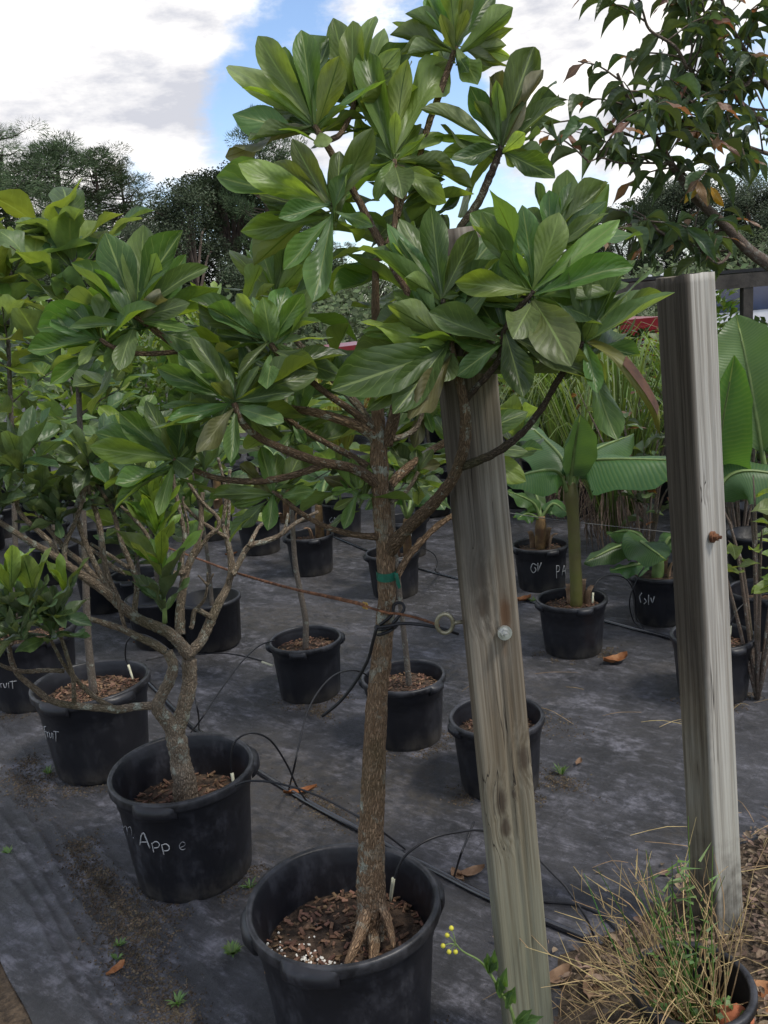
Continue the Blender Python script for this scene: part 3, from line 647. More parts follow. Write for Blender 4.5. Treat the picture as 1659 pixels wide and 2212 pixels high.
def write(key,strokes,w=.0042,mt='chalk',name='writing'):
    """strokes as picture polylines, laid on the pot's outer wall"""
    p=POTS[key]; m=MB(); l=.014 if p['R']>.2 else .011
    def hit(px,py):
        d=ray(px,py); lo=None; t=.3
        def f(t):
            q=CAM+d*t; z=q.z-p['z']; rw=(p['R']-l)*(p['b']+(1-p['b'])*z/p['H'])+.0035; return math.hypot(q.x-p['x'],q.y-p['y'])-rw
        t=.5; 
        while f(t)>0 and t<12: t+=.004
        a,b_=t-.004,t
        for _ in range(20):
            c=(a+b_)/2
            if f(c)>0: a=c
            else: b_=c
        return CAM+d*b_ if t<12 else None
    for s in strokes:
        P=[hit(*q) for q in s]
        if any(q is None for q in P): continue
        if len(P)==1: P=[P[0],P[0]+Vector((0,0,-w))]
        for k in range(1): tube(m,P,[w*U(.4,.55) for _ in P],5,3 if len(P)>2 else 2)
    if m.v: m.obj(name,mt,p['t'])
def zz(ox,oy,sc,L): return [[(ox+sc*x,oy+sc*y) for x,y in s] for s in L]
pot('A',-.676,2.47,'L','large worn black pot with the word App and a faded e scrawled on its side',.62,(-100,15),'pot_old',.02,chips=300)
pot('B',-.166,1.782,'L','large black pot at the foot of the big-leaf tree, soil speckled with white grains',.66,(-108,12,190),'pot_old',.012,chips=420)
pot('H',-1.179,3.211,'L','large black pot lettered Fruit holding a thin grey-stemmed sapling and red bark chips',.8,(-112,-45),'pot',.015,chips=700)
pot('I',-1.70,3.93,'L','large black pot lettered ruit, half hidden by a low leafy branch',.8,(-112,-30),'pot',.015,chips=260)
pot('C',-.396,3.741,'M','black pot with a bent thin sapling tied to the rusty wire',.78,(-98,10,185),'pot')
pot('D',.022,3.238,'M','black pot standing behind the lower trunk of the big-leaf tree',.78,(-40,170),'pot')
pot('E',.849,3.986,'M','black pot holding the tall banana plant with a yellowing stem',.8,(-80,190),'pot')
pot('F',.328,2.824,'M','black pot half hidden behind the bolted grey post',.74,(200,),'pot')
pot('G',1.294,3.4,'M','black pot half hidden behind the pale post, dead leaves on its soil',.78,(-75,),'pot')
pot('J',-.506,5.7,'M','black pot with a brown-sheathed banana stem, directly behind the bent sapling',.8,(-75,190),'pot',chips=80)
pot('K',-.923,6.348,'M','black pot with a dark banana stump, its rim under a hanging leaf',.8,(-75,190),'pot',chips=60)
pot('M',.031,5.098,'M','black pot straddled by the trunk of the big-leaf tree, below the green tape',.8,(-75,190),'pot',chips=80)
pot('Q',.894,5.004,'M','black pot painted G N and P A holding a small banana',.85,(-75,190),'pot',chips=60)
pot('R',1.375,4.289,'M','black pot painted GN with a short broad-leaved banana',.85,(-75,190),'pot',chips=60)
pot('L',-1.357,6.917,'M','black pot with a yellow-brown banana stem behind the lichen-covered branches',.8,(-75,190),'pot',chips=40)
def potat(key,px,py,*a,**k):
    g=gnd(px,py); b=.166*.857; d=Vector((g.x,g.y,0)).normalized(); pot(key,g.x+d.x*b,g.y+d.y*b,'M',*a,**k)
potat('T',313,1346,'black pot of the dark narrow-leaved bush behind the lichen-covered branches',chips=80)
potat('N',880,1211,'black pot lettered GN just beyond the trunk',chips=0)
potat('O',743,1163,'black pot lettered GN beside a small long-leaved plant',chips=0)
potat('P',640,1133,'black pot standing empty of growth behind the hanging leaf',chips=0)
potat('S',1650,1412,'scuffed grey-black pot holding the tall banana beside the pale post',mt='pot_old',chips=40)
potat('V',12,1165,'black pot cut by the end of the lichen-covered branch',chips=0)
potat('Ua',112,1212,'black pot with a pale seedling under the lichen-covered branches',chips=0)
wp=gnd(1494,2122,.235); pot('W',wp.x,wp.y,'S','small black pot of dry straw grass with a clay shard inside, on the leaf litter',.55,(),'pot',.01,chips=0,dims=(.128,.235,.84),seg=48)
write('A',zz(203.3,1558.7,.2451,[[(405,1088),(415,1010),(437,982),(462,1040),(492,1115)],[(412,1062),(462,1062)],[(508,1072),(518,1110),(525,1150)],[(512,1075),(545,1056),(575,1078),(565,1108),(530,1114)],[(595,1085),(606,1130),(616,1172)],[(600,1088),(632,1078),(662,1102),(655,1134),(612,1140)]]),.0036)
write('A',zz(203.3,1558.7,.2451,[[(752,1112),(795,1095),(800,1070),(775,1062),(755,1085),(755,1115),(780,1130),(806,1120)],[(252,920),(266,992)],[(258,935),(284,925),(297,1000)],[(297,940),(322,930),(334,1000)],[(345,1020),(346,1028)]]),.003,'chalk_dim')
write('H',zz(0,1287.6,.2451,[[(388,1150),(408,1262)],[(388,1150),(404,1150)],[(396,1196),(408,1194)],[(416,1200),(424,1246)],[(418,1210),(430,1198)],[(438,1204),(441,1244),(453,1244),(455,1204)],[(466,1208),(469,1256)],[(492,1192),(494,1280)],[(474,1192),(518,1197)]]),.0034)
write('I',zz(0,1287.6,.2451,[[(2,770),(12,806)],[(3,780),(20,768)],[(30,772),(40,806),(54,800),(58,768)],[(75,764),(79,810)],[(108,748),(113,816)],[(84,756),(146,748)]]),.0036)
Q4=(1084.3,1084.3,.3464)
write('Q',zz(*Q4,[[(216,395),(192,385),(180,418),(196,442),(212,425),(204,408)],[(224,380),(224,432)],[(228,425),(246,378)]]),.0055)
write('Q',zz(*Q4,[[(340,396),(340,476)],[(340,396),(358,402),(356,430),(341,436)],[(374,458),(388,395),(396,462)],[(380,432),(394,430)]]),.0055)
write('R',zz(*Q4,[[(872,568),(858,590),(866,628)],[(888,602),(900,620),(886,636)],[(914,580),(914,640)],[(928,598),(938,628),(950,590)]]),.0058)
Z6=(406.6,1016.6,.3268)
write('N',zz(*Z6,[[(1425,420),(1403,424),(1395,448),(1412,462),(1424,442),(1412,440)],[(1448,452),(1450,404),(1470,440),(1476,398)]]),.006)
write('O',zz(*Z6,[[(950,308),(935,325),(942,345),(956,330)],[(966,342),(966,308),(980,336),(984,308)]]),.006)
write('G',zz(*Q4,[[(1070,990),(1074,1080)],[(1070,990),(1088,1010),(1090,1075)]]),.005)
# perlite on the front soil
m=MB(); p=POTS['B']
for _ in range(260):
    a=R(random.gauss(235,28)); r=p['rs']*U(.4,.97); s=U(.0015,.0052)
    c=Vector((p['x']+r*math.cos(a),p['y']+r*math.sin(a),p['zs']+.004)); X=Vector((U(-1,1),U(-1,1),U(-1,1))).normalized(); Y=X.orthogonal().normalized()
    m.box(c,s,s*.8,s*.8,(X,Y,X.cross(Y)))
tag(m.obj('perlite','perlite',p['soil'],smooth=False),kind='stuff')
# ================================================================ BIG-LEAF TREE (front)
YB=1.782
p=POTS['B']
TREE=thing('big_leaf_tree','tall rough-barked tree with large glossy paddle leaves, green tape round its trunk','tree',(p['x']+.05,p['y'],p['zs']))
m=MB()
pxtube(m,[(806,2035,1.80,92),(803,1985,1.80,70),(801,1900,1.79,61),(803,1780,1.78,54),(808,1650,1.78,50),(815,1520,1.78,46),(826,1400,1.78,42),(835,1290,1.78,39),(832,1180,1.78,40),(823,1080,1.78,39),(819,980,1.79,38),(816,880,1.80,27),(813,760,1.82,21),(811,640,1.84,17),(812,560,1.86,14)],28,14,.1,.1,3.)
for L in ([(796,1950,1.79,30),(782,2005,1.74,26),(764,2050,1.69,22),(748,2085,1.65,12)],[(818,1940,1.79,24),(836,1985,1.75,18),(846,2020,1.72,14),(850,2048,1.7,8)],[(790,1985,1.8,18),(760,2000,1.82,10),(728,2004,1.84,5)],[(808,2010,1.78,34),(808,2050,1.72,26),(804,2085,1.67,14)]):
    pxtube(m,L,12,8,.15,.2,5.)
TRUNK=m.obj('trunk','bark',TREE)
def branch(tree,L,mt='bark_dark',seg=12,rough=.13,lump=.12,n=8,name='branch',extra=()):
    m=MB(); pxtube(m,L,seg,n,rough,lump,rnd()*9)
    for e in extra: pxtube(m,e,max(8,seg-2),n,rough,lump,rnd()*9)
    return m.obj(name,mt,tree)
T=TREE
B={}
B[1]=branch(T,[(812,945,1.79,26),(780,922,1.78,25),(740,908,1.77,22),(690,893,1.76,19),(640,884,1.76,16),(606,879,1.76,14)],'bark')
B[2]=branch(T,[(808,935,1.79,22),(770,895,1.77,17),(720,860,1.75,15),(670,822,1.73,14),(630,785,1.71,13),(600,762,1.7,12),(584,742,1.7,12)])
B[3]=branch(T,[(806,925,1.8,20),(770,872,1.83,18),(725,826,1.86,16),(680,775,1.89,14),(645,742,1.92,12),(622,712,1.95,11),(598,640,2.0,9)],'bark_apple')
B[4]=branch(T,[(818,1048,1.78,28),(780,1020,1.76,23),(740,1006,1.74,21),(700,1000,1.72,19),(650,985,1.7,18),(600,965,1.68,17),(560,945,1.67,16),(525,915,1.66,15),(506,870,1.66,13)])
B[5]=branch(T,[(705,1001,1.72,16),(650,1022,1.72,15),(590,1036,1.72,15),(530,1040,1.72,14),(470,1033,1.72,13),(430,1020,1.72,12),(395,1005,1.72,11),(376,990,1.72,11)])
B[6]=branch(T,[(815,1022,1.79,20),(770,992,1.82,16),(720,965,1.85,14),(670,938,1.88,12),(632,915,1.9,10)])
B[7]=branch(T,[(826,1160,1.78,20),(790,1158,1.76,14),(750,1152,1.75,13),(700,1136,1.74,12),(650,1108,1.73,11),(615,1080,1.72,10),(588,1060,1.72,9)])
B[8]=branch(T,[(840,1190,1.78,36),(868,1155,1.74,30),(905,1118,1.69,27),(945,1078,1.63,26),(980,1030,1.58,24),(1000,975,1.55,25),(1006,920,1.53,24),(1003,870,1.52,23),(992,820,1.51,19),(980,775,1.5,16),(974,738,1.5,14)])
B[9]=branch(T,[(985,1012,1.58,20),(1030,996,1.54,19),(1080,972,1.52,17),(1130,932,1.5,16),(1170,882,1.49,15),(1205,822,1.48,14),(1235,775,1.48,12),(1260,738,1.48,11)],'bark_twig',rough=.3)
B[10]=branch(T,[(1004,868,1.52,16),(1028,838,1.51,14),(1055,808,1.5,14),(1078,775,1.5,13),(1086,740,1.5,12),(1090,712,1.5,12),(1118,668,1.49,12),(1140,645,1.48,11),(1152,628,1.48,11)],'bark_twig',rough=.25)
B[11]=branch(T,[(838,1050,1.8,26),(870,1020,1.84,20),(905,990,1.88,18),(945,965,1.93,16),(985,945,1.98,14)],'bark')
B[12]=branch(T,[(842,950,1.8,14),(872,942,1.83,12),(898,925,1.86,11),(910,900,1.88,10),(913,876,1.9,9)],'bark_apple')
B[13]=branch(T,[(835,960,1.79,28),(850,905,1.78,26),(862,850,1.77,22),(872,800,1.77,18),(882,740,1.77,16),(888,690,1.78,15),(880,632,1.79,15),(856,590,1.8,16),(828,534,1.82,18),(804,492,1.83,18),(776,436,1.85,17),(749,389,1.86,16),(718,335,1.87,15),(696,298,1.87,14),(680,272,1.88,12)],extra=[[(756,400,1.86,13),(735,420,1.83,12),(716,445,1.8,13)],[(700,308,1.87,12),(735,290,1.9,12),(760,240,1.93,12),(766,210,1.95,10)]])
B[14]=branch(T,[(855,1250,1.77,16),(880,1205,1.79,15),(915,1165,1.82,14),(950,1132,1.85,13),(985,1110,1.88,11)],'bark')
B[15]=branch(T,[(838,1085,1.79,14),(868,1070,1.82,10),(888,1048,1.84,9),(903,1020,1.86,8)],'bark_apple')
B[16]=branch(T,[(836,530,1.81,14),(850,495,1.83,13),(857,440,1.85,13),(855,390,1.87,13),(852,345,1.88,11)],extra=[[(858,470,1.84,12),(876,410,1.88,13),(903,345,1.91,14),(927,265,1.93,14),(946,212,1.94,15),(972,138,1.95,14),(985,100,1.95,11)]])
B[17]=branch(T,[(886,690,1.78,15),(915,620,1.82,15),(955,555,1.86,15),(995,490,1.88,16),(1028,445,1.89,17),(1050,400,1.9,17),(1068,358,1.9,17),(1084,316,1.9,14)],'bark_twig',rough=.3)
B[18]=branch(T,[(985,800,1.51,12),(972,740,1.5,11),(962,690,1.51,11),(956,648,1.52,10)],'bark_twig',rough=.25)
B[19]=branch(T,[(640,918,1.9,12),(590,885,1.88,12),(530,845,1.85,12),(460,800,1.8,13),(395,758,1.75,13),(345,722,1.73,13),(310,695,1.72,13),(290,682,1.72,12)],extra=[[(395,758,1.75,12),(330,764,1.72,12),(280,762,1.71,11),(240,748,1.7,11),(216,733,1.7,10)]])
RS=[
(16,985,98,1.95,[(924,-5,.3),(940,-45,.4,.28),(965,-60,-.3,.3),(1000,-62,-.35,.34),(1040,-45,.1,.32),(1068,-15,.2,.3),(1108,16,-.25,.36,.85),(1109,61,.1,.16,.2),(1094,98,.15,.3,.5),(1105,125,.3,.2,.4),(1105,146,.1,.16,.3),(1012,157,-.7,.3,.8),(1032,183,-.5,.4),(879,119,-.3,.3,.6),(842,76,.3,.24,.5),(847,49,.4,.22,.5),(875,30,.1,.2,.5),(952,30,-.6,.34),(1010,20,-.55,.34),(915,170,.3)],(.1,0,1)),
(17,1084,313,1.9,[(1015,186,.2,.24,.5),(1025,218,-.3,.28),(1068,159,.2,.28),(1072,173,-.35,.3),(1154,101,-.1,.32,.9),(1174,151,-.4,.26,.7),(1201,174,.4,.26,.6),(1207,212,.35,.18,.5),(1222,223,.1,.2,.6),(1134,287,-.75,.4),(909,236,-.2,.19,.5),(935,296,.1,.22,.55),(975,345,-.3,.36,.7),(1199,385,-.35,.38,.8),(1110,362,.2,.5),(955,330,.5,.3)],(.15,0,1)),
(13,678,269,1.88,[(557,78,-.1,.33,.9),(651,65,0,.27,.9),(495,141,.2,.3,.8),(523,190,-.25,.2,.5),(715,79,.4,.24,.5),(734,121,-.4,.38,.85),(835,172,-.3,.15,.35),(756,230,-.45,.24,.4),(536,304,-.2,.22,.35),(487,340,.1,.26,.5),(624,259,.5,.3),(707,316,-.75,.42),(600,120,.35,.3),(585,215,.4,.3)],(-.25,-.1,1)),
(13,766,210,1.95,[(720,39,.2,.3),(762,45,-.1,.34,.9),(812,35,.1,.28),(830,61,.4,.24),(864,105,-.2,.36),(884,92,.3,.3),(845,150,-.2,.4),(700,150,.4,.3),(800,120,.5,.35),(880,160,.35,.36),(900,190,.2,.33)],(.1,.1,1)),
(13,716,446,1.8,[(515,353,-.2,.3,.9),(592,350,.1,.26,.7),(631,300,-.1,.3,.9),(805,277,-.25,.32,.8),(762,355,-.4,.34,.8),(602,470,-.3,.4,.7),(613,583,-.2,.25,.6),(676,652,-.3,.3,.7),(806,490,-.2,.3,.6),(560,420,.3,.3),(520,500,.3,.26),(660,360,.5,.34),(690,520,.5,.4),(468,382,.2,.26,.6)],(-.1,-.1,1)),
(16,852,334,1.88,[(790,110,.2,.26),(881,127,-.15,.29,.9),(964,130,.25,.28,.8),(813,125,.3,.3),(855,240,-.5,.3),(815,435,-.35,.36,.8),(964,438,-.3,.28,.7),(983,361,.2,.3,.5),(1020,406,.2,.3,.6),(923,287,-.4,.2,.4),(763,181,.3,.24),(790,300,.4,.35),(900,270,.5,.35),(930,420,.4,.4),(780,390,.3,.4),(870,430,-.6,.5),(960,290,.35,.33),(800,340,.6,.4)],(.05,0,1)),
(18,956,649,1.52,[(836,483,.1,.25,.7),(863,473,.25,.25,.8),(931,446,-.1,.31,.95),(1027,497,-.2,.36,.9),(1081,559,-.1,.26,.6),(806,541,-.3,.3,.6),(875,600,-.5,.36),(992,639,-.6,.4),(900,520,.5,.33),(990,540,.5,.3),(1040,600,.4,.3)],(0,-.1,1)),
(8,974,738,1.5,[(838,659,-.3,.44,.8),(780,695,.0,.3,.6),(782,716,.25,.3,.5),(887,755,-.5,.3,.5),(715,842,-.25,.4,.85),(792,888,-.1,.28,.6),(849,894,-.4,.36,.6),(886,906,-.45,.24,.5),(955,825,-.3,.6),(850,800,.2,.36),(1000,660,.4,.36),(870,680,.5,.4),(930,840,.3,.4),(760,770,.35,.34)],(-.1,-.1,1)),
(10,1152,628,1.48,[(1040,456,-.05,.26,.7),(1128,443,.15,.22,.8),(1208,459,-.2,.42,.95),(1339,475,.05,.2,.6),(1367,577,-.1,.3,.5),(1088,540,-.35,.44,.85),(983,610,-.2,.36,.8),(1234,791,-.55,.47,.95),(1108,732,-.6,.5,.8),(1170,520,.5,.4),(1240,560,.4,.3),(1110,560,.5,.3)],(.1,-.15,1)),
(10,1192,525,1.62,[(1186,411,.1,.33,.9),(1245,390,.05,.34,.9),(1313,395,.1,.2,.5),(1309,435,-.1,.28,.6),(1315,460,-.2,.26,.6),(1157,393,.4,.12,.2),(1110,470,.3,.3),(1085,490,.3,.34),(1290,500,.2,.3),(1140,450,.35,.3)],(.1,0,1)),
(9,1262,738,1.48,[(1243,545,.0,.32,.9),(1335,583,.1,.3,.9),(1412,577,-.1,.26,.6),(1458,632,-.25,.25,.6),(1282,690,-.6,.6),(1383,770,.2,.22,.5),(1334,950,-.1,.3,.6),(1200,640,.4,.36),(1310,640,.3,.3),(1220,820,.3,.3),(1290,850,-.3,.36)],(.1,-.1,1)),
(10,1089,714,1.5,[(926,674,-.25,.4,.8),(1130,858,-.2,.46,.9),(986,812,-.1,.3,.6),(1289,825,-.15,.3,.7),(1160,760,.4,.4),(1030,690,.5,.36),(1010,750,.3,.3)],(0,-.1,1)),
(3,593,632,2.0,[(551,503,.0,.36,.9),(496,540,.1,.32,.8),(533,540,.4,.26),(631,512,.1,.34,.8),(671,543,.2,.2,.5),(653,572,-.3,.4),(482,623,-.2,.28,.5),(600,530,.4,.3),(680,610,.2,.3)],(0,.1,1)),
(2,583,740,1.7,[(405,649,.1,.25,.6),(448,663,-.2,.34,.9),(511,635,.15,.3,.8),(545,641,-.1,.22,.7),(568,642,-.4,.52,.95),(656,634,-.25,.36,.9),(665,663,-.3,.2,.4),(694,695,-.1,.12,.2),(719,729,.0,.24,.6),(513,818,-.5,.2,.5),(482,760,.1,.2,.3),(688,803,-.2,.36,.8),(576,840,-.6,.4,.8),(620,620,.4,.36),(470,720,.3,.3),(640,770,.3,.3)],(-.1,-.2,1)),
(4,505,864,1.66,[(339,795,-.1,.3,.85),(385,760,.1,.34,.85),(413,726,.0,.28,.85),(399,777,-.3,.28,.7),(465,826,-.75,.5),(422,812,-.4,.3,.6),(347,878,.1,.2,.4),(362,906,-.2,.26,.7),(425,978,-.35,.3,.75),(498,1000,-.3,.28,.6),(613,912,-.25,.42,.85),(636,846,-.1,.28,.7),(470,760,.3,.3),(560,790,.1,.24),(600,800,.4,.3),(540,930,.4,.4),(460,930,.3,.3),(580,870,.5,.4)],(-.1,-.2,1)),
(5,376,990,1.72,[(193,965,-.1,.34,.9),(258,891,.1,.36,.85),(315,866,-.1,.32,.9),(206,934,.3,.26,.6),(249,1046,-.3,.34,.6),(246,1106,-.1,.2,.5),(343,1114,-.4,.26,.6),(415,1020,-.7,.75,.9),(366,914,-.4,.5,.9),(441,900,.1,.3,.7),(470,925,.2,.25,.5),(300,930,.4,.4)],(-.15,-.2,1)),
(7,587,1058,1.72,[(461,1069,.1,.34,.7),(501,1091,.0,.22,.6),(578,1146,-.4,.44,.9),(680,1060,-.1,.34,.7),(564,966,.1,.38,.9),(518,1003,.2,.34,.8),(661,1017,.3,.3,.6),(521,1140,.0,.26,.6),(640,1090,.3,.33),(600,980,.4,.4)],(-.1,-.1,1)),
(12,913,875,1.9,[(872,911,.2),(949,897,.1),(944,851,.2),(906,917,-.3,.4),(895,968,-.1,.34),(870,850,.3),(935,935,-.2),(925,820,.3),(885,820,.3),(850,880,.3),(960,870,.35)],(0,0,1)),
(7,772,1056,1.76,[(743,1143,-.2,.34,.9),(735,1031,.2,.4),(801,1074,-.2,.4),(715,1066,.1,.33),(760,990,.2,.4),(700,1030,.3,.35),(810,1010,.2,.4),(720,1100,.3,.3)],(0,0,1)),
(15,903,1018,1.86,[(878,1043,-.2,.5),(929,1046,-.1,.5),(952,1003,.1,.4),(864,994,.2,.45),(900,970,.2,.5),(935,970,.2,.4)],(0,0,1)),
(6,632,915,1.9,[(560,880,.1),(600,850,.2),(650,850,.1,.4),(690,880,.2),(660,960,-.2,.4),(600,970,-.2,.4),(700,920,.3),(740,890,.3)],(0,0,1)),
(11,985,945,1.98,[(930,890,.2,.34),(960,860,.2,.34),(1010,870,.2,.34),(1040,910,.2),(940,960,.2,.36),(1100,900,.3),(1140,975,.1,.34,.8),(1136,1040,.1,.34,.8),(1140,890,.1,.3),(1090,1000,.2,.34)],(0,0,1)),
]
RS+=[(19,288,680,1.72,[(228,503,.05,.36,.9),(310,486,.1,.36,.9),(395,498,-.1,.3,.8),(338,547,-.4,.32,.8),(402,550,.2,.2,.5),(450,577,.1,.24,.6),(174,589,-.2,.24,.6),(203,582,-.3,.36,.9),(147,710,-.3,.22,.6),(81,709,.15,.36,.7),(348,633,-.6,.36,.8),(410,655,-.15,.34,.8),(407,712,-.2,.28,.6),(257,800,-.45,.36,.9),(232,803,.1,.3,.7),(270,560,.4,.4),(185,640,.3,.36),(390,610,.4,.33)],(-.15,-.2,1)),
(19,214,732,1.7,[(51,729,.1,.18,.4),(59,756,-.15,.3,.7),(109,830,-.2,.24,.6),(110,690,.2,.3),(150,660,.3,.36),(190,660,.4,.4),(170,790,-.3,.3,.6)],(-.4,-.2,1))]
LITS={13:(0,1,2),16:(1,2)}
for b,cx,cy,Y,lv,ax in RS:
    rosette_px(B[b],cx,cy,Y,lv,ax,'leaf',.2,.31,(LITS.get(b,()) if cy<500 else ((2,6,7) if cx==1152 else ())))
FILL=MB(); MT['leaf_s']=LEAF_S()
for b,cx,cy,Y,lv,ax in RS:
    c=at(cx,cy,Y); A=Vector(ax).normalized(); x_=A.orthogonal().normalized(); y_=A.cross(x_); a=rnd()*6
    for k in range(11 if cy>460 else 5):
        a+=2.4; th=R(U(20,115)); d=A*math.cos(th)+(x_*math.cos(a)+y_*math.sin(a))*math.sin(th)
        if d.y<-.25: d.y*=-.6
        l=U(.1,.2)*(1 if cy<1000 else .7); b0=c-A*U(.0,.05); leaf('leaf',b0,b0+d.normalized()*l+Vector((0,0,-.02)),U(.26,.36),A+Vector((U(-.5,.5),U(-.6,.3),U(-.2,.3))),None,into=FILL)
for (x0,y0,x1,y1,Y0,Y1,n) in ((790,640,900,420,1.95,2.,26),(740,300,900,200,1.98,2.05,22),(880,560,1080,640,1.8,1.95,22),(560,800,760,920,1.95,2.1,22),(430,640,560,860,1.85,2.0,22)):
    for k in range(n):
        c=at(U(min(x0,x1),max(x0,x1)),U(min(y0,y1),max(y0,y1)),U(Y0,Y1)); a=rnd()*6.28; d=Vector((math.cos(a),math.sin(a)*.5,U(-.3,1))).normalized(); leaf('leaf',c,c+d*U(.1,.19),U(.27,.36),Vector((U(-.6,.6),U(-.8,.3),1)),None,into=FILL)
tag(FILL.obj('inner_foliage','leaf_s',TREE),kind='stuff')
# the long half-dead leaf hanging beside the right rosette
A0=at(1262,745,1.48)
for (x0,y0,x1,y1,mtk) in ((1262,745,1345,795,'leaf_lit'),):
    pass
MT['leaf_dying']=leaf_mat('dying_leaf',(.16,.17,.03),(.17,.16,.03),(.2,.2,.05),(.2,.2,.05),9,2.4,.5,.3,None,latamt=.2)
pts=[at(1264,740,1.48),at(1330,775,1.44),at(1385,840,1.42),at(1420,900,1.42),at(1427,943,1.43)]
P=crom(pts,4); vs=[];uv=[]; nP=len(P)
for i,q in enumerate(P):
    t=i/(nP-1); w=.015*math.sin(math.pi*min(1,t*.9+.08))**.7; tg=(P[min(i+1,nP-1)]-P[max(i-1,0)]).normalized(); sx=tg.cross(Vector((.25,-.7,.6))).normalized()
    for k in range(5): u=-1+k/2; vs.append(q+sx*u*w+Vector((0,.012*abs(u),.008*abs(u)))); uv.append(((u+1)/2,t))
fs=[(i*5+k,i*5+k+1,(i+1)*5+k+1,(i+1)*5+k) for i in range(nP-1) for k in range(4)]
o=obj('leaf',vs,fs,'leaf_dying',B[9],uv); tag(o,'long dying leaf with a brown burnt patch')
m2=[];i0,i1=int(nP*.35),int(nP*.72)
vs2=[Vector(v)+Vector((0,-.0015,.0015)) for v in vs[i0*5:(i1+1)*5]]
fs2=[(i*5+k,i*5+k+1,(i+1)*5+k+1,(i+1)*5+k) for i in range(i1-i0) for k in range(0,2)]
MT['burnt']=simple('burnt_leaf_patch',(.07,.03,.015),.8,.4,30); obj('burnt_patch',vs2,fs2,'burnt',B[9])
# green tape round the trunk
m=MB(); c=at(835,1240,1.78); ring=[]
for w_ in (0,1):
    for k in range(25):
        a=2*math.pi*k/24; ring.append(c+Vector((.0215*math.cos(a),.0215*math.sin(a),.003*math.sin(a)-.009+w_*.018)))
m.add(ring,[(k,k+1,26+k,25+k) for k in range(24)])
q=at(852,1238,1.765)
m.add([q,q+Vector((.007,-.004,.001)),q+Vector((.010,-.006,-.018)),q+Vector((.002,-.004,-.022)),q+Vector((.006,-.003,-.034)),q+Vector((.011,-.006,-.03))],[(0,1,2,3),(3,2,5,4)])
tape=m.obj('tie_tape','tape',origin=c); tag(tape,'green tie tape knotted round the trunk of the big-leaf tree','tape')
# ================================================================ BARE-BRANCHED TREE in the worn pot
p=POTS['A']; YA=2.47
AP=thing('spreading_tree','low spreading tree with lichen-crusted bare branches and leaves only at the tips','tree',(p['x']+.03,p['y'],p['zs']))
m=MB()
pxtube(m,[(402,1722,2.46,54),(398,1690,2.46,48),(390,1640,2.47,44),(382,1600,2.47,44),(374,1568,2.47,40)],22,10,.14,.12,2.)
pxtube(m,[(380,1585,2.47,38),(392,1545,2.48,34),(404,1500,2.49,32),(410,1465,2.5,32),(408,1425,2.5,32)],20,10,.14,.12,4.)
pxtube(m,[(376,1575,2.47,36),(356,1552,2.45,32),(341,1527,2.43,28),(350,1500,2.43,25),(366,1470,2.43,24),(374,1438,2.43,23),(362,1408,2.43,20)],18,10,.14,.12,6.)
m.obj('trunk','bark_apple',AP)
def bz(L,Y0,Y1,w0,w1):
    n=len(L)-1; return [(x,y,Y0+(Y1-Y0)*i/n,w0+(w1-w0)*i/n) for i,(x,y) in enumerate(L)]
Z7=lambda L:[(x*.3268,948.8+y*.3268) for x,y in L]
Z5=lambda L:[(x*.2451,1287.6+y*.2451) for x,y in L]
Z6f=lambda L:[(406.6+x*.3268,1016.6+y*.3268) for x,y in L]
AB={}
def ab(k,L,Y0,Y1,w0,w1,ex=()):
    AB[k]=branch(AP,bz(L,Y0,Y1,w0,w1),'bark_apple',10,.16,.12,6,extra=[bz(*e) for e in ex])
ab(1,Z7([(1250,1420),(1330,1330),(1400,1180),(1460,1060),(1500,980),(1530,850),(1500,650),(1470,560)]),2.5,2.66,25,11,
   [(Z7([(1400,1180),(1350,1150),(1290,1130),(1270,1230),(1260,1250)]),2.53,2.5,13,9),(Z7([(1290,1130),(1350,1060),(1370,960),(1370,880)]),2.52,2.48,8,4),(Z7([(1368,970),(1410,890)]),2.48,2.47,6,4),(Z7([(1368,960),(1310,900)]),2.48,2.47,6,3)])
ab(2,Z6f([(290,690),(340,600),(400,500),(500,470),(600,430),(680,370),(740,330),(860,270)]),2.58,2.72,15,7,[(Z6f([(400,500),(440,420),(470,370),(520,330)]),2.6,2.7,10,7),(Z6f([(600,430),(640,380),(660,280)]),2.64,2.66,8,6)])
ab(3,Z7([(1250,1430),(1180,1340),(1100,1270),(1000,1225),(900,1180),(800,1100),(700,1010),(600,940),(500,870),(400,800),(300,735),(200,680),(100,615),(0,550),(-60,520)]),2.49,2.25,27,11,
   [(Z7([(780,1060),(700,980),(600,880),(520,800),(440,740),(370,650),(300,560),(240,470)]),2.43,2.4,15,10),(Z7([(400,800),(330,680),(200,560),(130,480),(110,400),(90,300)]),2.36,2.35,13,9)])
ab(4,Z7([(760,1050),(720,1000),(640,850),(570,700),(520,560),(500,480),(540,330),(580,180),(590,120)]),2.43,2.42,14,9,[(Z7([(430,820),(425,740),(450,650),(500,540),(550,380),(575,240)]),2.37,2.42,12,9)])
ab(5,Z7([(780,1060),(720,930),(690,800),(670,640),(640,500),(590,360),(580,260)]),2.44,2.52,14,9)
ab(6,Z7([(900,1200),(890,1120),(905,960),(870,840),(810,700),(780,600),(745,470),(690,380),(640,300)]),2.46,2.55,13,8,[(Z7([(840,890),(740,840),(650,760),(560,700),(430,640),(330,600)]),2.48,2.5,11,7),(Z7([(850,850),(700,750),(600,690)]),2.48,2.56,9,6)])
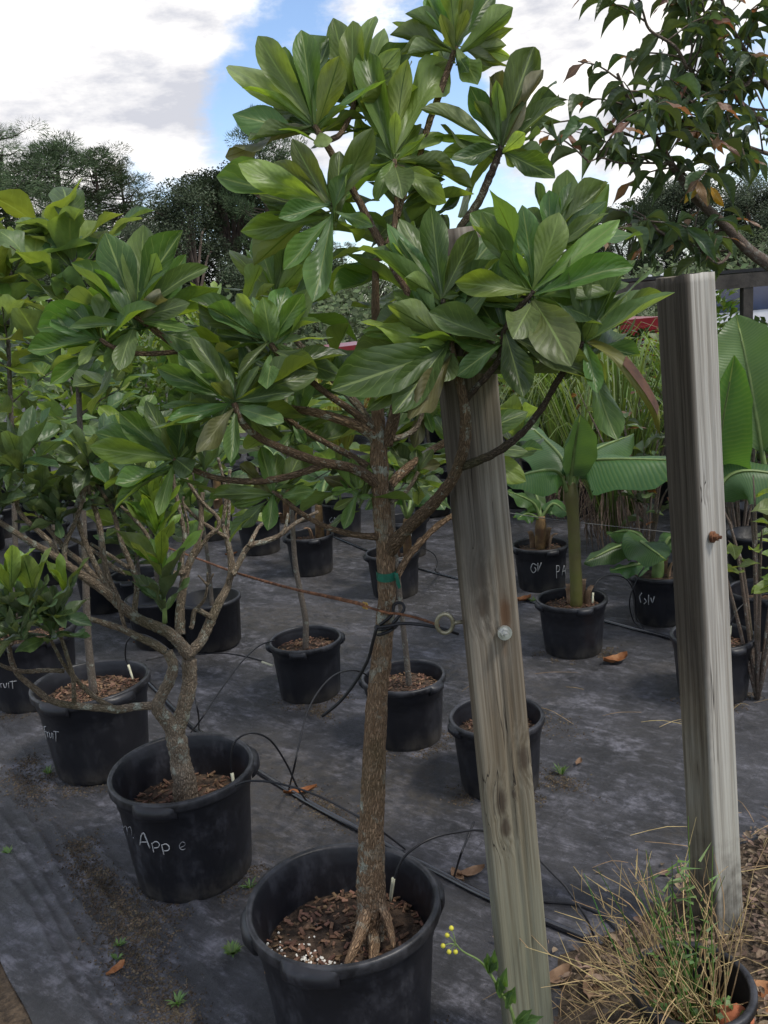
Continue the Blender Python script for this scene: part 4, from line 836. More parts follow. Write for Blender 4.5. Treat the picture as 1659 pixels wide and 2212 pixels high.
ab(7,Z7([(1195,1290),(1190,1180),(1195,1080),(1225,900),(1260,800),(1310,680),(1330,560),(1330,480),(1340,350)]),2.5,2.6,22,9,
   [(Z7([(1225,880),(1140,880),(1060,800),(1010,700),(950,600),(880,520),(800,440)]),2.52,2.5,12,7),(Z7([(1215,960),(1200,800),(1220,650),(1190,480),(1150,300),(1140,160)]),2.52,2.56,12,8),(Z7([(1280,780),(1380,640),(1440,590),(1440,520),(1360,440),(1300,370),(1230,260)]),2.56,2.6,10,8),(Z7([(1500,650),(1400,590),(1300,520),(1200,420)]),2.62,2.6,9,7),(Z7([(1470,560),(1490,420),(1480,280),(1440,120)]),2.64,2.66,9,7),(Z7([(1500,640),(1515,450),(1510,300),(1520,200)]),2.64,2.7,8,7),(Z7([(1240,700),(1240,560),(1210,420),(1215,380)]),2.55,2.55,6,5)])
ab(8,Z7([(1085,1400),(1020,1355),(940,1320),(860,1280),(780,1245),(700,1220),(620,1195),(540,1180)]),2.43,2.33,19,10,[(Z7([(830,1260),(800,1150),(770,1020)]),2.4,2.38,10,8)])
ab(9,Z5([(1370,965),(1200,975),(1050,1000),(900,985),(700,968),(550,950),(430,910),(350,850),(250,770),(150,680),(100,560),(80,450),(40,330),(0,220),(-60,60)]),2.43,2.1,19,8,
   [(Z5([(655,960),(650,850),(645,720),(600,560),(550,400),(500,280),(480,180)]),2.33,2.2,11,7),(Z5([(980,975),(850,900),(720,790),(650,700)]),2.38,2.3,12,8),(Z5([(650,720),(560,600),(490,470),(430,350)]),2.3,2.2,9,6),(Z5([(560,660),(400,655),(250,665),(180,660),(60,630),(-30,590)]),2.28,2.1,11,8),(Z5([(100,430),(140,320),(150,150)]),2.14,2.1,7,5)])
for b,x,y,Y,n,L,ax in ((4,196,992,2.42,17,.2,(.1,-.2,1)),(3,44,1000,2.3,17,.21,(-.1,-.2,1)),(5,150,1062,2.5,17,.17,(-.2,-.2,1)),(3,118,1116,2.4,13,.15,(-.4,-.2,1)),(5,255,1085,2.56,14,.16,(.2,0,1)),(6,245,1040,2.6,14,.17,(.1,0,1)),(6,300,1030,2.6,12,.16,(0,.2,1)),
                     (9,118,1325,2.19,16,.14,(.1,-.2,1)),(9,60,1318,2.14,15,.13,(-.2,-.2,1)),(9,36,1362,2.08,13,.12,(-.3,-.3,1)),(9,108,1360,2.2,12,.13,(.2,-.3,1)),(9,10,1300,2.12,12,.13,(-.2,0,1)),(3,-10,1090,2.3,14,.17,(-.3,-.2,1)),(7,440,1000,2.66,10,.13,(0,.2,1)),(3,90,1065,2.44,14,.16,(0,0,1)),(5,20,1070,2.5,12,.17,(0,.2,1)),(6,330,985,2.7,12,.15,(0,.2,1))):
    rosette(AB[b],at(x,y,Y),ax,n,L*(.68 if y<1200 else .72),'apple',.28)
for x,y,Y,n,L in ((70,1262,2.16,5,.11),(22,1262,2.1,5,.11),(140,1270,2.25,4,.1)):
    rosette(AB[9],at(x,y,Y),(.1,-.1,1),n,L,'shoot',.36,(15,50))
# leafy shoot springing from the fork
m=MB(); st=[(356,1345,2.4,11),(355,1310,2.39,9),(350,1260,2.38,9),(345,1210,2.37,8),(340,1150,2.37,7),(330,1095,2.37,5),(326,1060,2.37,4)]
P=pxtube(m,st,10,6,.05,.05); sh=m.obj('shoot','stem_green',AP)
cp=crom(P,8); a=0
for i in range(4,len(cp)):
    for _ in range(2 if i%3==0 else 1):
        if i<len(cp)*.6 and i%2: continue
        a+=2.4+U(-.3,.3); t=i/len(cp); d=Vector((math.cos(a),math.sin(a),0))*U(.7,1.)+Vector((0,0,U(.55,1.0)+t*.5)); l=(.105+.06*math.sin(math.pi*min(1,t*1.1)))*U(.8,1.15)
        leaf('shoot' if t>.3 else random.choice(('shoot','apple')),cp[i],cp[i]+d.normalized()*l,.27,Vector((0,0,1))+Vector((U(-.3,.3),U(-.5,0),0)),sh)
# ================================================================ SAPLINGS (jack-type) in the row pots
def sapling(key,label,path,leaves,L,w0=12,w1=5,kind=('jack','jack','jack','jack_pale'),start=.45,name='sapling',side=0,ratio=.46,mt='bark_grey',base=None):
    """path: picture polyline with distances; leaves set in spirals along the upper stem and side twigs"""
    P=[at(x,y,Y) for x,y,Y in path]
    if key: q=POTS[key]; P[0]=Vector((P[0].x,P[0].y,q['zs']-.01))
    t=thing(name,label,'sapling',P[0])
    m=MB(); n=len(P); tube(m,P,[ (w0+(w1-w0)*i/(n-1))/2*depth(P[0])/FD for i in range(n)],10,6,.04,.03)
    cp=crom(P,10); N_=len(cp); i0=int(N_*start); tw=[]
    for k in range(side):
        i=int(i0+(N_-i0)*(k+.5)/side*.9); a=k*2.4+rnd(); d=Vector((math.cos(a),math.sin(a),U(.5,1.1))).normalized(); e=cp[i]+d*U(.12,.3)
        tube(m,[cp[i],(cp[i]+e)/2+Vector((0,0,.01)),e],[.004,.003,.002],6,3); tw.append((cp[i],e))
    s=m.obj('stem',mt,t); a=rnd()*6
    for k in range(leaves):
        if tw and k%2: b0,e=tw[(k//2)%len(tw)]; c=b0+(e-b0)*U(.35,1.); 
        else: c=cp[min(N_-1,int(i0+(N_-i0)*((k+.5)/leaves)**.8))]
        a+=2.4+U(-.4,.4); up=U(-.1,1.1)
        d=Vector((math.cos(a),math.sin(a),up)).normalized(); l=L*U(.7,1.15)
        leaf(random.choice(kind),c,c+d*l,ratio*U(.85,1.15),Vector((0,0,1))+d*-.2+Vector((U(-.5,.5),U(-.6,.2),U(-.2,.2))),s)
    return t
sapling('H','sapling with straight grey stem and big oval leaves rising from the pot lettered Fruit',[(200,1485,3.2),(190,1380,3.2),(185,1250,3.2),(180,1120,3.22),(172,900,3.24),(166,740,3.25),(163,610,3.26),(152,505,3.27)],60,.235,17,7,start=.54,side=7)
sapling('I','tall pale-leaved sapling rising from the pot lettered ruit',[(40,1390,3.95),(35,1250,3.95),(28,1000,3.95),(20,800,3.95),(15,660,3.95),(5,560,3.96)],56,.27,13,6,kind=('jack','jack_pale','jack'),start=.5,side=7)
sapling('C','bent thin sapling leaning from its pot, wired to the rusty line',[(658,1388,3.72),(660,1340,3.72),(650,1285,3.72),(638,1220,3.72),(632,1140,3.72),(628,1060,3.72),(622,980,3.72),(612,900,3.74),(608,820,3.75)],26,.22,14,7,start=.55,side=4)
sapling('D','thin grey sapling half hidden behind the trunk of the big-leaf tree',[(884,1478,3.22),(876,1400,3.22),(868,1330,3.22),(858,1230,3.22),(850,1150,3.22),(846,1000,3.22),(850,850,3.24),(856,780,3.25)],24,.2,14,7,start=.6,side=4)
sapling('F','sapling hidden by the bolted post, only its leafy crown showing',[(1085,1590,2.83),(1075,1400,2.83),(1065,1200,2.83),(1100,1000,2.9),(1130,900,2.95)],14,.15,11,6,start=.7,kind=('jack','jack_pale'))
# ================================================================ BANANAS
def banana_leaf_mesh(L,w,droop,fold,seed,nv=14,nu=8):
    rs=random.Random(seed); vs=[];uv=[]
    pf=prof_from([(0,.02),(.04,.25),(.15,.42),(.45,.5),(.75,.44),(.92,.22),(1,.02)])
    return pf
def banana_leaf(parent,base,ctrl,tip,w,fold,nrm,seed=0,mt='banana',pet=.18):
    P=crom([base,ctrl,tip],9); n=len(P); vs=[];uv=[];pf=prof_from([(0,.012),(pet,.03),(pet+.05,.3),(pet+.2,.46),(.6,.5),(.82,.42),(.94,.2),(1,.02)]); rs=random.Random(seed); tears=[rs.uniform(.3,.95) for _ in range(2)]
    for i,q in enumerate(P):
        t=i/(n-1); tg=(P[min(i+1,n-1)]-P[max(i-1,0)]).normalized(); sx=tg.cross(nrm).normalized(); up=sx.cross(tg)
        hw=pf(t)*w
        for k in range(9):
            u=-1+k/4
            vs.append(q+sx*(u*hw*math.cos(fold*abs(u)))-up*(abs(u)**1.2*hw*math.sin(fold))+up*.012*math.sin(t*23+u*3+seed)*abs(u)); uv.append(((u+1)/2,t))
    fs=[(i*9+k,i*9+k+1,(i+1)*9+k+1,(i+1)*9+k) for i in range(n-1) for k in range(8)]
    o=obj('leaf',vs,fs,mt,parent,uv)
    m=MB(); tube(m,P[:int(n*.9)],[ (.011*(1-j/n)+.002) for j in range(int(n*.9))],6,1); r=m.obj('midrib','stem_green',o); return o
def banana(key,label,stem,leaves,wst,dead=3,mt='banana_stem'):
    q=POTS[key]; P=[at(*s) for s in stem]; P[0]=Vector((P[0].x,P[0].y,q['zs']-.01))
    t=thing('banana_plant',label,'banana plant',P[0]); m=MB()
    tube(m,P,[w/2*depth(P[0])/FD for w in wst],14,6,.05,.05); m.obj('stem',mt,t)
    for (b,c,e,w,fold,n) in leaves: banana_leaf(t,at(*b),at(*c),at(*e),w,fold,Vector(n),seed=int(rnd()*99))
    for k in range(dead):                               # dry curled sheaths at the foot
        a=rnd()*6.28; vs=[];h=U(.07,.13); c0=P[0]+Vector((math.cos(a)*.03,math.sin(a)*.03,0))
        for i in range(6):
            for j in range(4):
                s=i/5; ww=.025*(1-.4*s); d=Vector((math.cos(a),math.sin(a),0)); pr=Vector((-d.y,d.x,0))
                vs.append(c0+d*(.012+.05*s*s)+pr*ww*(j/3-.5)*2+Vector((0,0,h*math.sin(s*1.9)))+d*(.012*abs(j-1.5)))
        obj('dead_sheath',vs,[(i*4+j,i*4+j+1,(i+1)*4+j+1,(i+1)*4+j) for i in range(5) for j in range(3)],'drybrown1',t)
    return t
MT['banana_stem']=simple('banana_pseudostem',(.2,.2,.045),.5,.5,9,.15,40,(.1,.085,.03)); MT['banana_stem_brown']=simple('banana_pseudostem_brown',(.12,.06,.025),.6,.4,12,.15,40,(.24,.15,.06))
MT['banana_stem_green']=simple('banana_pseudostem_green',(.13,.2,.06),.5,.25,9)
BN=lambda x,y,Y:(1050.4+.2451*x,799.7+.2451*y,Y)
banana('E','banana plant with blotched yellow stem and wide drooping leaves between the two posts',[(1245,1305,3.98),(1244,1250,3.98),(1241,1180,3.98),(1238,1120,3.98),(1234,1070,3.98),(1233,1040,3.98)],[
 (BN(765,1010,3.97),BN(880,800,3.95),BN(1850,790,3.85),.33,.55,(0,-.45,.9)),
 (BN(740,1010,3.98),BN(640,740,4.05),BN(240,360,4.3),.3,.5,(.3,-.5,.8)),
 (BN(735,1040,3.97),BN(775,700,3.92),BN(828,390,3.85),.24,.9,(-.05,.9,.3)),
 (BN(715,1070,3.97),BN(590,880,3.9),BN(150,960,3.75),.24,.7,(0,-.4,.9)),
 (BN(770,1040,3.98),BN(900,740,4.2),BN(1300,560,4.6),.26,.6,(0,-.4,.9))],(27,26,25,25,30,24),4)
MT_b='banana_stem_green'
banana('Q','small banana with four short leaves in the pot painted G N P A',[(1166,1168,5.0),(1168,1140,5.0),(1168,1115,5.0)],[
 ((1168,1120,5.0),(1150,1085,5.0),(1095,1060,4.95),.14,.4,(0,-.5,.8)),((1168,1120,5.0),(1195,1088,5.0),(1228,1110,4.9),.15,.5,(0,-.5,.8)),((1166,1122,5.0),(1140,1110,4.95),(1118,1120,4.85),.12,.4,(0,-.5,.8)),((1168,1118,5.0),(1160,1075,5.1),(1140,1040,5.2),.13,.5,(0,-.6,.7))],(22,24,18),4,'banana_stem_brown')
banana('R','short banana with three broad dark leaves in the pot painted GN beside the pale post',[(1420,1240,4.28),(1422,1215,4.28),(1420,1195,4.28)],[
 ((1418,1205,4.28),(1350,1178,4.25),(1262,1215,4.15),.15,.6,(0,-.5,.8)),((1422,1200,4.28),(1385,1170,4.1),(1440,1210,3.9),.2,.4,(-.1,-.8,.6)),((1420,1200,4.28),(1370,1150,4.35),(1310,1152,4.4),.13,.6,(0,-.4,.9)),((1425,1200,4.28),(1450,1160,4.3),(1480,1190,4.25),.15,.5,(0,-.5,.8)),((1418,1212,4.28),(1370,1220,4.15),(1318,1232,4.05),.12,.5,(0,-.4,.9))],(26,24,16),3,'banana_stem_green')
banana('S','tall banana with upright ribbed leaves at the right of the pale post',[(1690,1300,4.0),(1680,1200,4.0),(1668,1120,4.0),(1640,1060,4.0)],[
 ((1640,1080,4.0),(1556,1000,3.95),(1585,768,3.9),.3,.75,(.1,.9,.2)),
 ((1520,1120,3.85),(1590,1020,3.85),(1760,1040,3.8),.32,.5,(0,-.6,.8)),((1660,1060,4.0),(1620,820,4.1),(1590,680,4.2),.3,.4,(.2,.8,.3)),((1660,1060,4.0),(1700,860,4.2),(1640,760,4.4),.34,.5,(.1,-.8,.4))],(30,30,30,26),3)
for key,lab,x,y,Y,h in (('J','banana stem wrapped in brown sheaths behind the bent sapling',690,1150,5.7,60),('K','dark banana stump under a hanging leaf of the big-leaf tree',620,1100,6.35,70),('L','yellow-brown banana stem behind the lichen-covered branches',470,1085,6.9,60),('M','banana stem hidden behind the trunk below the green tape',880,1190,5.1,70)):
    lv=[((x,y-h,Y),(x+dx*.5,y-h-50-U(0,40),Y+dz*.5),(x+dx,y-h-U(10,70),Y+dz),U(.16,.24),.5,(0,-.5,.8)) for dx,dz in ((-90,.2),(80,-.2),(30,.5),(-40,-.3))]
    banana(key,lab,[(x,y,Y),(x-1,y-h*.5,Y),(x-2,y-h,Y)],lv,(20,18,15),2,'banana_stem_brown')
# ================================================================ TREE at upper right (pointed leaves)
YR=3.4
rbase=gnd(1900,1350); 
RT=thing('pointed_leaf_tree','tree with drooping pointed dark leaves and bronze new growth reaching in beside the pale post','tree',(rbase.x,rbase.y,0))
Z=lambda L:[(1219.8+.2647*x,.2647*y) for x,y in L]
def rbr(L,Y0,Y1,w0,w1): return bz(L,Y0,Y1,w0,w1)
MAIN=[(1900,1330),(1860,1000),(1800,740),(1720,620),(1659,570)]+Z([(1500,2040),(1350,1880),(1200,1740),(1050,1600),(960,1470),(870,1340),(760,1150),(700,1080),(600,930),(500,770),(430,600)])
m=MB(); pxtube(m,[(1900,1352,3.6,44),(1880,1150,3.6,40),(1840,900,3.55,36),(1780,720,3.5,32),(1700,600,3.45,30),(1659,570,3.42,27)]+rbr(Z([(1500,2040),(1350,1880),(1200,1740),(1050,1600),(960,1470),(870,1340),(760,1150),(700,1080),(600,930),(500,770),(430,600)]),3.4,3.1,24,6),12,8,.06,.06)
rb_parts=[(m.obj('trunk','bark_right',RT),Z([(960,1470),(870,1340),(760,1150),(700,1080),(600,930),(500,770),(430,600)]),3.25,3.1)]
for L,Y0,Y1,w0,w1 in ((Z([(1750,1100),(1450,850),(1350,750),(1130,730),(1000,680)]),3.5,3.3,13,5),(Z([(1800,1300),(1450,1180),(1250,1050),(1100,900),(1020,820)]),3.5,3.2,10,5),
   (Z([(1900,1000),(1659,700),(1550,540),(1450,380),(1350,200),(1280,0),(1240,-150)]),3.6,3.3,14,6),(Z([(1000,560),(900,380),(700,250),(640,100),(600,-40)]),3.25,3.1,8,4),
   (Z([(1340,1900),(1150,1890),(1000,1950),(900,1960),(800,1910),(720,1850),(650,1780)]),3.4,3.15,12,5),(Z([(1420,1960),(1250,2150),(1000,1900)]),3.4,3.3,8,4),(Z([(900,1350),(1100,1500),(1250,1380),(1240,1330)]),3.3,3.3,6,3),
   (Z([(700,1100),(600,1130),(480,1080),(330,1050),(270,960)]),3.15,3.05,6,3),(Z([(860,1340),(700,1330),(450,1330),(300,1290),(180,1330)]),3.25,3.05,6,3),
   (Z([(1130,730),(1020,560),(1040,380),(1000,250)]),3.35,3.3,7,4),(Z([(1560,560),(1480,700),(1300,680)]),3.4,3.35,7,4),(Z([(1300,500),(1200,300),(1150,150),(1120,0)]),3.4,3.3,7,4),(Z([(1360,760),(1500,880),(1700,900)]),3.4,3.5,8,5)):
    rb_parts.append((branch(RT,rbr(L,Y0,Y1,w0,w1),'bark_right',8,.08,.06,5),L,Y0,Y1))
cnt=0; REST=MB(); REST_R=MB()
rb_parts=[rb_parts[0]]+rb_parts[1:]
for pi,(bo,L,Y0,Y1) in enumerate(rb_parts):
    P=crom([at(x,y,Y0+(Y1-Y0)*i/max(1,len(L)-1)) for i,(x,y) in enumerate(L)],6)
    tl=sum((P[i+1]-P[i]).length for i in range(len(P)-1)); nt_=max(3,int(tl*21)); m=MB()
    for k in range(nt_):
        i=min(len(P)-1,int(len(P)*(.12+.88*(k+rnd()*.5)/nt_))); c=P[i]
        a=rnd()*6.28; d=Vector((math.cos(a)*.9-.25,math.sin(a)*.45,U(-.25,.75))).normalized(); tlg=U(.12,.26); e=c+d*tlg; mid=(c+e)/2+Vector((0,0,.015))
        x_,y_=proj(e)
        if x_>1700 or y_<-60 or (x_<1300 and y_>330): continue
        tube(m,[c,mid,e],[.0035,.0028,.0018],5,3)
        nl=random.randint(5,7)
        for q in range(nl):
            t=.25+.75*q/(nl-1); b=c+(e-c)*t+Vector((0,0,.012*math.sin(math.pi*t))); aa=q*2.6+a
            dd=(d*.5+Vector((math.cos(aa),math.sin(aa)*.8,U(-.5,.35)))).normalized(); l=U(.08,.135)*(.75 if q==nl-1 else 1)
            red=q>=nl-2 and rnd()<.38
            tip=b+dd*l*.85+Vector((0,0,-.62*l))
            n=Vector((0,-.35,.8))+Vector((U(-.6,.6),U(-.6,.4),U(-.3,.3)))
            rr_=.285*U(.85,1.2)*(.75 if red else 1); cnt+=1
            if cnt<=296: leaf('lance_red' if red else 'lance',b,tip,rr_,n,bo)
            else:
                me_=random.choice(LV['lance_red' if red else 'lance']); y_v=(tip-b); L_=y_v.length; y_v=y_v/L_; z_v=(n-y_v*n.dot(y_v)).normalized(); x_v=y_v.cross(z_v)
                (REST_R if red else REST).add([b+x_v*(v.co.x*L_*rr_)+y_v*(v.co.y*L_)+z_v*(v.co.z*L_) for v in me_.vertices],[tuple(p_.vertices) for p_ in me_.polygons],[(.5+v.co.x*.9,v.co.y) for v in me_.vertices])
    if m.v: tag(m.obj('twigs','bark_right',bo),kind='stuff')
MT['leaf_lance_s']=leaf_mat('lance_foliage',(.062,.1,.044),(.09,.135,.06),(.09,.14,.07),(.08,.12,.05),8,2.2,.36,.2,(1.9,1.8,.6),latamt=.2,island=True); MT['leaf_red_s']=leaf_mat('lance_foliage_young',(.16,.085,.04),(.2,.11,.05),(.22,.14,.07),(.2,.12,.06),8,2.2,.4,.35,(1.8,1.4,.8),latamt=.2,island=True)
for mm,k_,nm in ((REST,'leaf_lance_s','foliage'),(REST_R,'leaf_red_s','young_foliage')):
    if mm.v: tag(mm.obj(nm,k_,RT),kind='stuff')
for x,y in ((1508,400),(1535,412),(1520,408)):
    b=at(x,y-8,3.25); leaf('yellow',b,b+Vector((U(-.05,.05),0,-.07)),.45,Vector((0,-1,.2)),rb_parts[0][0])
# ================================================================ WIRE, HOSES, DRIP LINES
zW=at(835,1328,1.76).z
def wz(x,y,z):
    d=ray(x,y); t=(z-CH)/d.z; return CAM+d*t
m=MB(); W0=at(835,1328,1.755); far=wz(430,1208,zW+.0)
P=[eb+Vector((-.012,0,-.003)),at(905,1336,1.73),at(862,1326,1.745),at(838,1324,1.752),at(800,1313,1.77),at(760,1300,1.83)]
far=at(430,1208,3.1); P+=[P[-1]+(far-P[-1])*t+Vector((0,0,-.012*math.sin(math.pi*t))) for t in (.3,.65,1.)]; P.append(P[-1]+(P[-1]-P[-2])*1.2)
tube(m,P,[.0028]*5+[.0042]+[.0038]*(len(P)-6),8,8,.2,.1)
wire=m.obj('rusty_wire','rust',origin=P[0]); tag(wire,'rusty twisted wire running from the eye bolt past the trunk between the pots','wire')
m=MB(); q=at(785,1307,1.79)
for k in range(4):
    c=q+(far-q).normalized()*(-.006*k); ring=[c+Vector((.0045*math.cos(a*.785)*.5,.002*math.sin(a*.785),.0062*math.sin(a*.785))) for a in range(9)]; tube(m,ring,[.0011]*9,5,2)
MT['yellow_tie']=simple('yellow_tie_wire',(.5,.3,.06),.5,.2); obj('tie',m.v,m.f,'yellow_tie',wire)
# black tube knotted round the trunk
m=MB(); c=at(837,1352,1.78); ring=[]
for k in range(40): a=k/39*4*math.pi; ring.append(c+Vector((.025*math.cos(a),.025*math.sin(a),.006*math.sin(a*.5)+.008*math.cos(a))))
tube(m,ring,[.0034]*40,8,3)
tube(m,[c+Vector((.012,-.028,.004)),at(850,1345,1.745),at(872,1318,1.75),at(868,1303,1.76),at(852,1306,1.765),at(845,1330,1.75),at(820,1350,1.745)],[.0034]*7,8,5)
tube(m,[at(815,1350,1.75),at(812,1362,1.745),at(806,1385,1.75),at(795,1425,1.76),at(770,1470,1.77),at(735,1515,1.78),at(696,1547,1.79)],[.0036]*7,8,6)
tube(m,[at(815,1355,1.745),at(840,1352,1.74),at(870,1347,1.735),at(915,1350,1.72),at(955,1358,1.7),at(990,1369,1.71)],[.0036]*6,8,6)
k=m.obj('knotted_tube','drip',origin=c); tag(k,'black tube knotted round the trunk with its end dangling','tube')
def pipe(label,pts,r,ext=True):
    P=[gnd(x,y) for x,y in pts]; P=[Vector((q.x,q.y,cloth_h(q.x,q.y)+r*.9)) for q in P]
    if ext: P.insert(0,P[0]+(P[0]-P[1])*1.0); P.append(P[-1]+(P[-1]-P[-2]))
    m=MB(); tube(m,P,[r]*len(P),12,5); o=m.obj('irrigation_pipe','hose',origin=P[0]); return tag(o,label,'pipe')
pipe('thick black irrigation pipe lying beside the worn pot and the bolted post',[(352,1510),(410,1568),(490,1626),(570,1680),(675,1744),(780,1802),(860,1848),(940,1890),(1042,1943),(1180,2002),(1290,2048),(1360,2082)],.0095)
pipe('black irrigation pipe lying behind the banana pot between the posts',[(740,1170),(810,1200),(905,1232),(1000,1256),(1100,1288),(1200,1318),(1310,1347),(1370,1364),(1450,1386),(1560,1416),(1659,1440)],.009)
DG='thin black drip tubes'
def drip(label,pts,stake=None,r=.0031,end=True):
    """pts: (x,y,Y) or (x,y,None) on the ground"""
    P=[]
    for x,y,Y in pts:
        if Y is None: q=gnd(x,y); q.z=cloth_h(q.x,q.y)+r; P.append(q)
        else: P.append(at(x,y,Y))
    t=thing('drip_line',label,'drip tube',P[-1]); m=MB(); tube(m,P,[r]*len(P),7,6); m.obj('tube','drip',t)
    if stake:
        a,b=[at(*s) for s in stake]; m=MB(); tube(m,[a,(a+b)/2,b],[.0052,.0048,.0042],8,2); m.obj('stake','stake',t)
    return t
drip('drip tube looping out of the worn pot over its rim to the thick pipe',[(503,1690,2.42),(499,1660,2.42),(500,1625,2.42),(512,1597,2.43),(545,1583,2.45),(585,1600,2.5),(620,1652,2.55),(642,1700,2.58),(662,1733,None)],((501,1670,2.42),(506,1700,2.4)))
drip('drip tube running low along the cloth from the worn pot towards the front trunk',[(508,1697,2.3),(540,1687,2.28),(600,1692,2.25),(680,1716,2.2),(760,1756,2.15),(830,1800,2.1),(875,1838,None)])
drip('drip tube arching from the speckled soil of the front pot behind the bolted post',[(846,1945,1.86),(852,1900,1.86),(868,1858,1.87),(900,1828,1.88),(940,1808,1.9),(985,1798,1.93),(1030,1793,1.97),(1075,1800,2.0)],((850,1897,1.86),(844,1945,1.86)))
drip('drip tube arching high from the thick pipe to the pot behind the lower trunk',[(624,1711,None),(636,1655,2.52),(650,1590,2.6),(665,1535,2.7),(692,1488,2.8),(725,1457,2.9),(762,1448,3.0),(790,1457,3.08),(808,1478,3.12)])
drip('drip tube running straight from the bent sapling pot down to the thick pipe',[(594,1383,3.62),(560,1395,3.5),(520,1432,3.3),(470,1500,3.08),(430,1560,2.95),(412,1585,None)])
drip('drip tube lying on the cloth with its pale stake beside the bent sapling pot',[(316,1430,None),(360,1421,None),(420,1416,None),(480,1414,None),(530,1420,None),(570,1431,None)],((566,1430,3.7),(590,1438,3.66)))
drip('drip tube looping over the rim of the pot lettered Fruit',[(280,1440,3.27),(271,1420,3.27),(275,1385,3.26),(300,1370,3.25),(340,1385,3.2),(380,1420,3.15),(412,1480,3.1),(428,1540,3.0),(430,1580,None)],((277,1436,3.27),(287,1467,3.25)))
drip('short drip tube leaning against the bolted post',[(1024,1775,2.2),(1008,1815,2.15),(994,1850,2.1),(982,1898,None)])
drip('drip tube dropping from behind the bolted post to the dirt',[(1164,1856,2.1),(1195,1888,2.08),(1224,1919,2.06),(1264,1979,2.02),(1284,2030,None)])
drip('drip tube curving low over the cloth to the straw-filled pot',[(1174,1954,None),(1244,1962,None),(1304,1992,None),(1359,2046,None)])
drip('drip tube arching from the tall banana pot to the pipe behind',[(1281,1292,3.92),(1283,1270,3.92),(1296,1250,3.95),(1325,1242,4.0),(1356,1254,4.1),(1372,1290,4.2),(1375,1330,4.25),(1392,1366,None)],((1281,1280,3.92),(1280,1303,3.9)))
drip('drip tube arching out of the pot behind the pale post',[(1577,1362,3.42),(1582,1338,3.42),(1600,1310,3.45),(1640,1286,3.5),(1690,1280,3.6)],((1578,1352,3.42),(1577,1373,3.4)))
drip('drip tube hanging down the side of the pot painted GN beside the pale post',[(1430,1215,4.3),(1395,1222,4.15),(1372,1260,4.1),(1360,1300,4.1),(1368,1340,4.2),(1388,1366,None)])
drip('drip tube beside the pot straddled by the trunk',[(905,1180,5.1),(935,1195,5.15),(945,1215,5.1),(940,1232,5.0),(950,1242,None)])
m=MB(); P=[at(1080,1105,4.5),at(1180,1120,4.45),at(1300,1134,4.4),at(1448,1150,4.35),at(1480,1153,4.33)]; tube(m,P,[.0022]*5,6,5); o=m.obj('guide_wire','wiregrey',origin=P[0]); tag(o,'thin grey wire strung across behind the two posts','wire')
# ================================================================ GROUND DETAIL
def fallen(x,y,L,mt,label,rz=None,w=.45,curl=.25,z=None):
    q=gnd(x,y); h=(z if z is not None else cloth_h(q.x,q.y))
    a=rnd()*6.28 if rz is None else rz; vs=[];uv=[]
    for i in range(8):
        t=i/7
        for k in range(5):
            u=-1+k/2; hw=OBLO(t)*L*w
            vs.append((q.x+math.cos(a)*L*(t-.5)-math.sin(a)*u*hw,q.y+math.sin(a)*L*(t-.5)+math.cos(a)*u*hw,h+.004+L*curl*abs(u)**1.5*.5+L*curl*.5*(2*t-1)**2+.006*noise.noise(Vector((t*5,u*3,x))))); uv.append(((u+1)/2,t))
    o=obj('fallen_leaf',vs,[(i*5+k,i*5+k+1,(i+1)*5+k+1,(i+1)*5+k) for i in range(7) for k in range(4)],mt,None,uv,origin=(q.x,q.y,h)); tag(o,label,'leaf')
fallen(1330,1433,.13,'orange','curled orange leaf lying on the cloth below the tall banana',.35,.55,.3)
fallen(650,1718,.12,'orange','rusty curled leaf by the thick pipe between the two front pots',.2,.25,.2)
fallen(1018,1893,.09,'drybrown1','tan curled leaf against the thick pipe left of the bolted post',.3)
fallen(990,1903,.07,'drybrown1','small tan leaf tucked under the thick pipe behind the front pot',2.)
fallen(1125,1302,.12,'orange','orange-brown leaf behind the pot painted G N P A',.1,.4,.3)
fallen(500,1201,.09,'orange','small orange leaf on the cloth before the dark banana stump',.4)
fallen(300,1393,.06,'orange','tiny orange leaf behind the pot lettered Fruit',.6)
fallen(1205,2130,.1,'drybrown1','pale curled leaf at the foot of the bolted post',.6,z=.012)
fallen(252,2103,.06,'orange','small rust leaf on the folded cloth in front of the worn pot',.9)
fallen(1640,2185,.15,'orange','broad red-brown leaf beside the straw-filled pot',-.4,.7,z=.02)
fallen(1280,2160,.1,'drybrown1','crumpled grey leaf in the litter near the bolted post',1.2,z=.02)
fallen(1250,1655,.05,'drybrown1','tiny brown leaf on the open cloth between the posts',1.)
# litter heap (nobody could count it)
m=MB()
for q_ in range(13000):
    x=U(.2,2.6); y=U(1.1,3.2)
    if q_>7500: x=U(.7,2.0); y=U(1.4,2.8)
    d=litter_in(x,y)+.1*noise.noise(Vector((x*5,y*5,0)))
    if d<0 and not (d>-.35 and rnd()<.07*math.exp(d*6)*2): continue
    L=U(.008,.032)*(2. if rnd()<.06 else 1); a=rnd()*6.28; t1=U(-.45,.45); t2=U(-.45,.45); c=Vector((x,y,max(.004,min(max(d,-.06)*.25,.02)+.014)+U(0,.02)))
    X=Vector((math.cos(a),math.sin(a),t1)).normalized(); Y=Vector((-math.sin(a),math.cos(a),t2)).normalized(); Z_=X.cross(Y); wv=L*U(.25,.6)
    pr=[(-.5,0),(-.2,.45),(.2,.4),(.5,0),(.2,-.4),(-.2,-.45)]; cu=U(.1,.5)
    vs=[c+X*(u*L)+Y*(v*wv)+Z_*(cu*wv*abs(v)*2) for u,v in pr]+[c-X*L*.2,c+X*L*.2]
    m.add(vs,[(0,6,1),(1,6,7,2),(2,7,3),(3,7,4),(4,7,6,5),(5,6,0)])
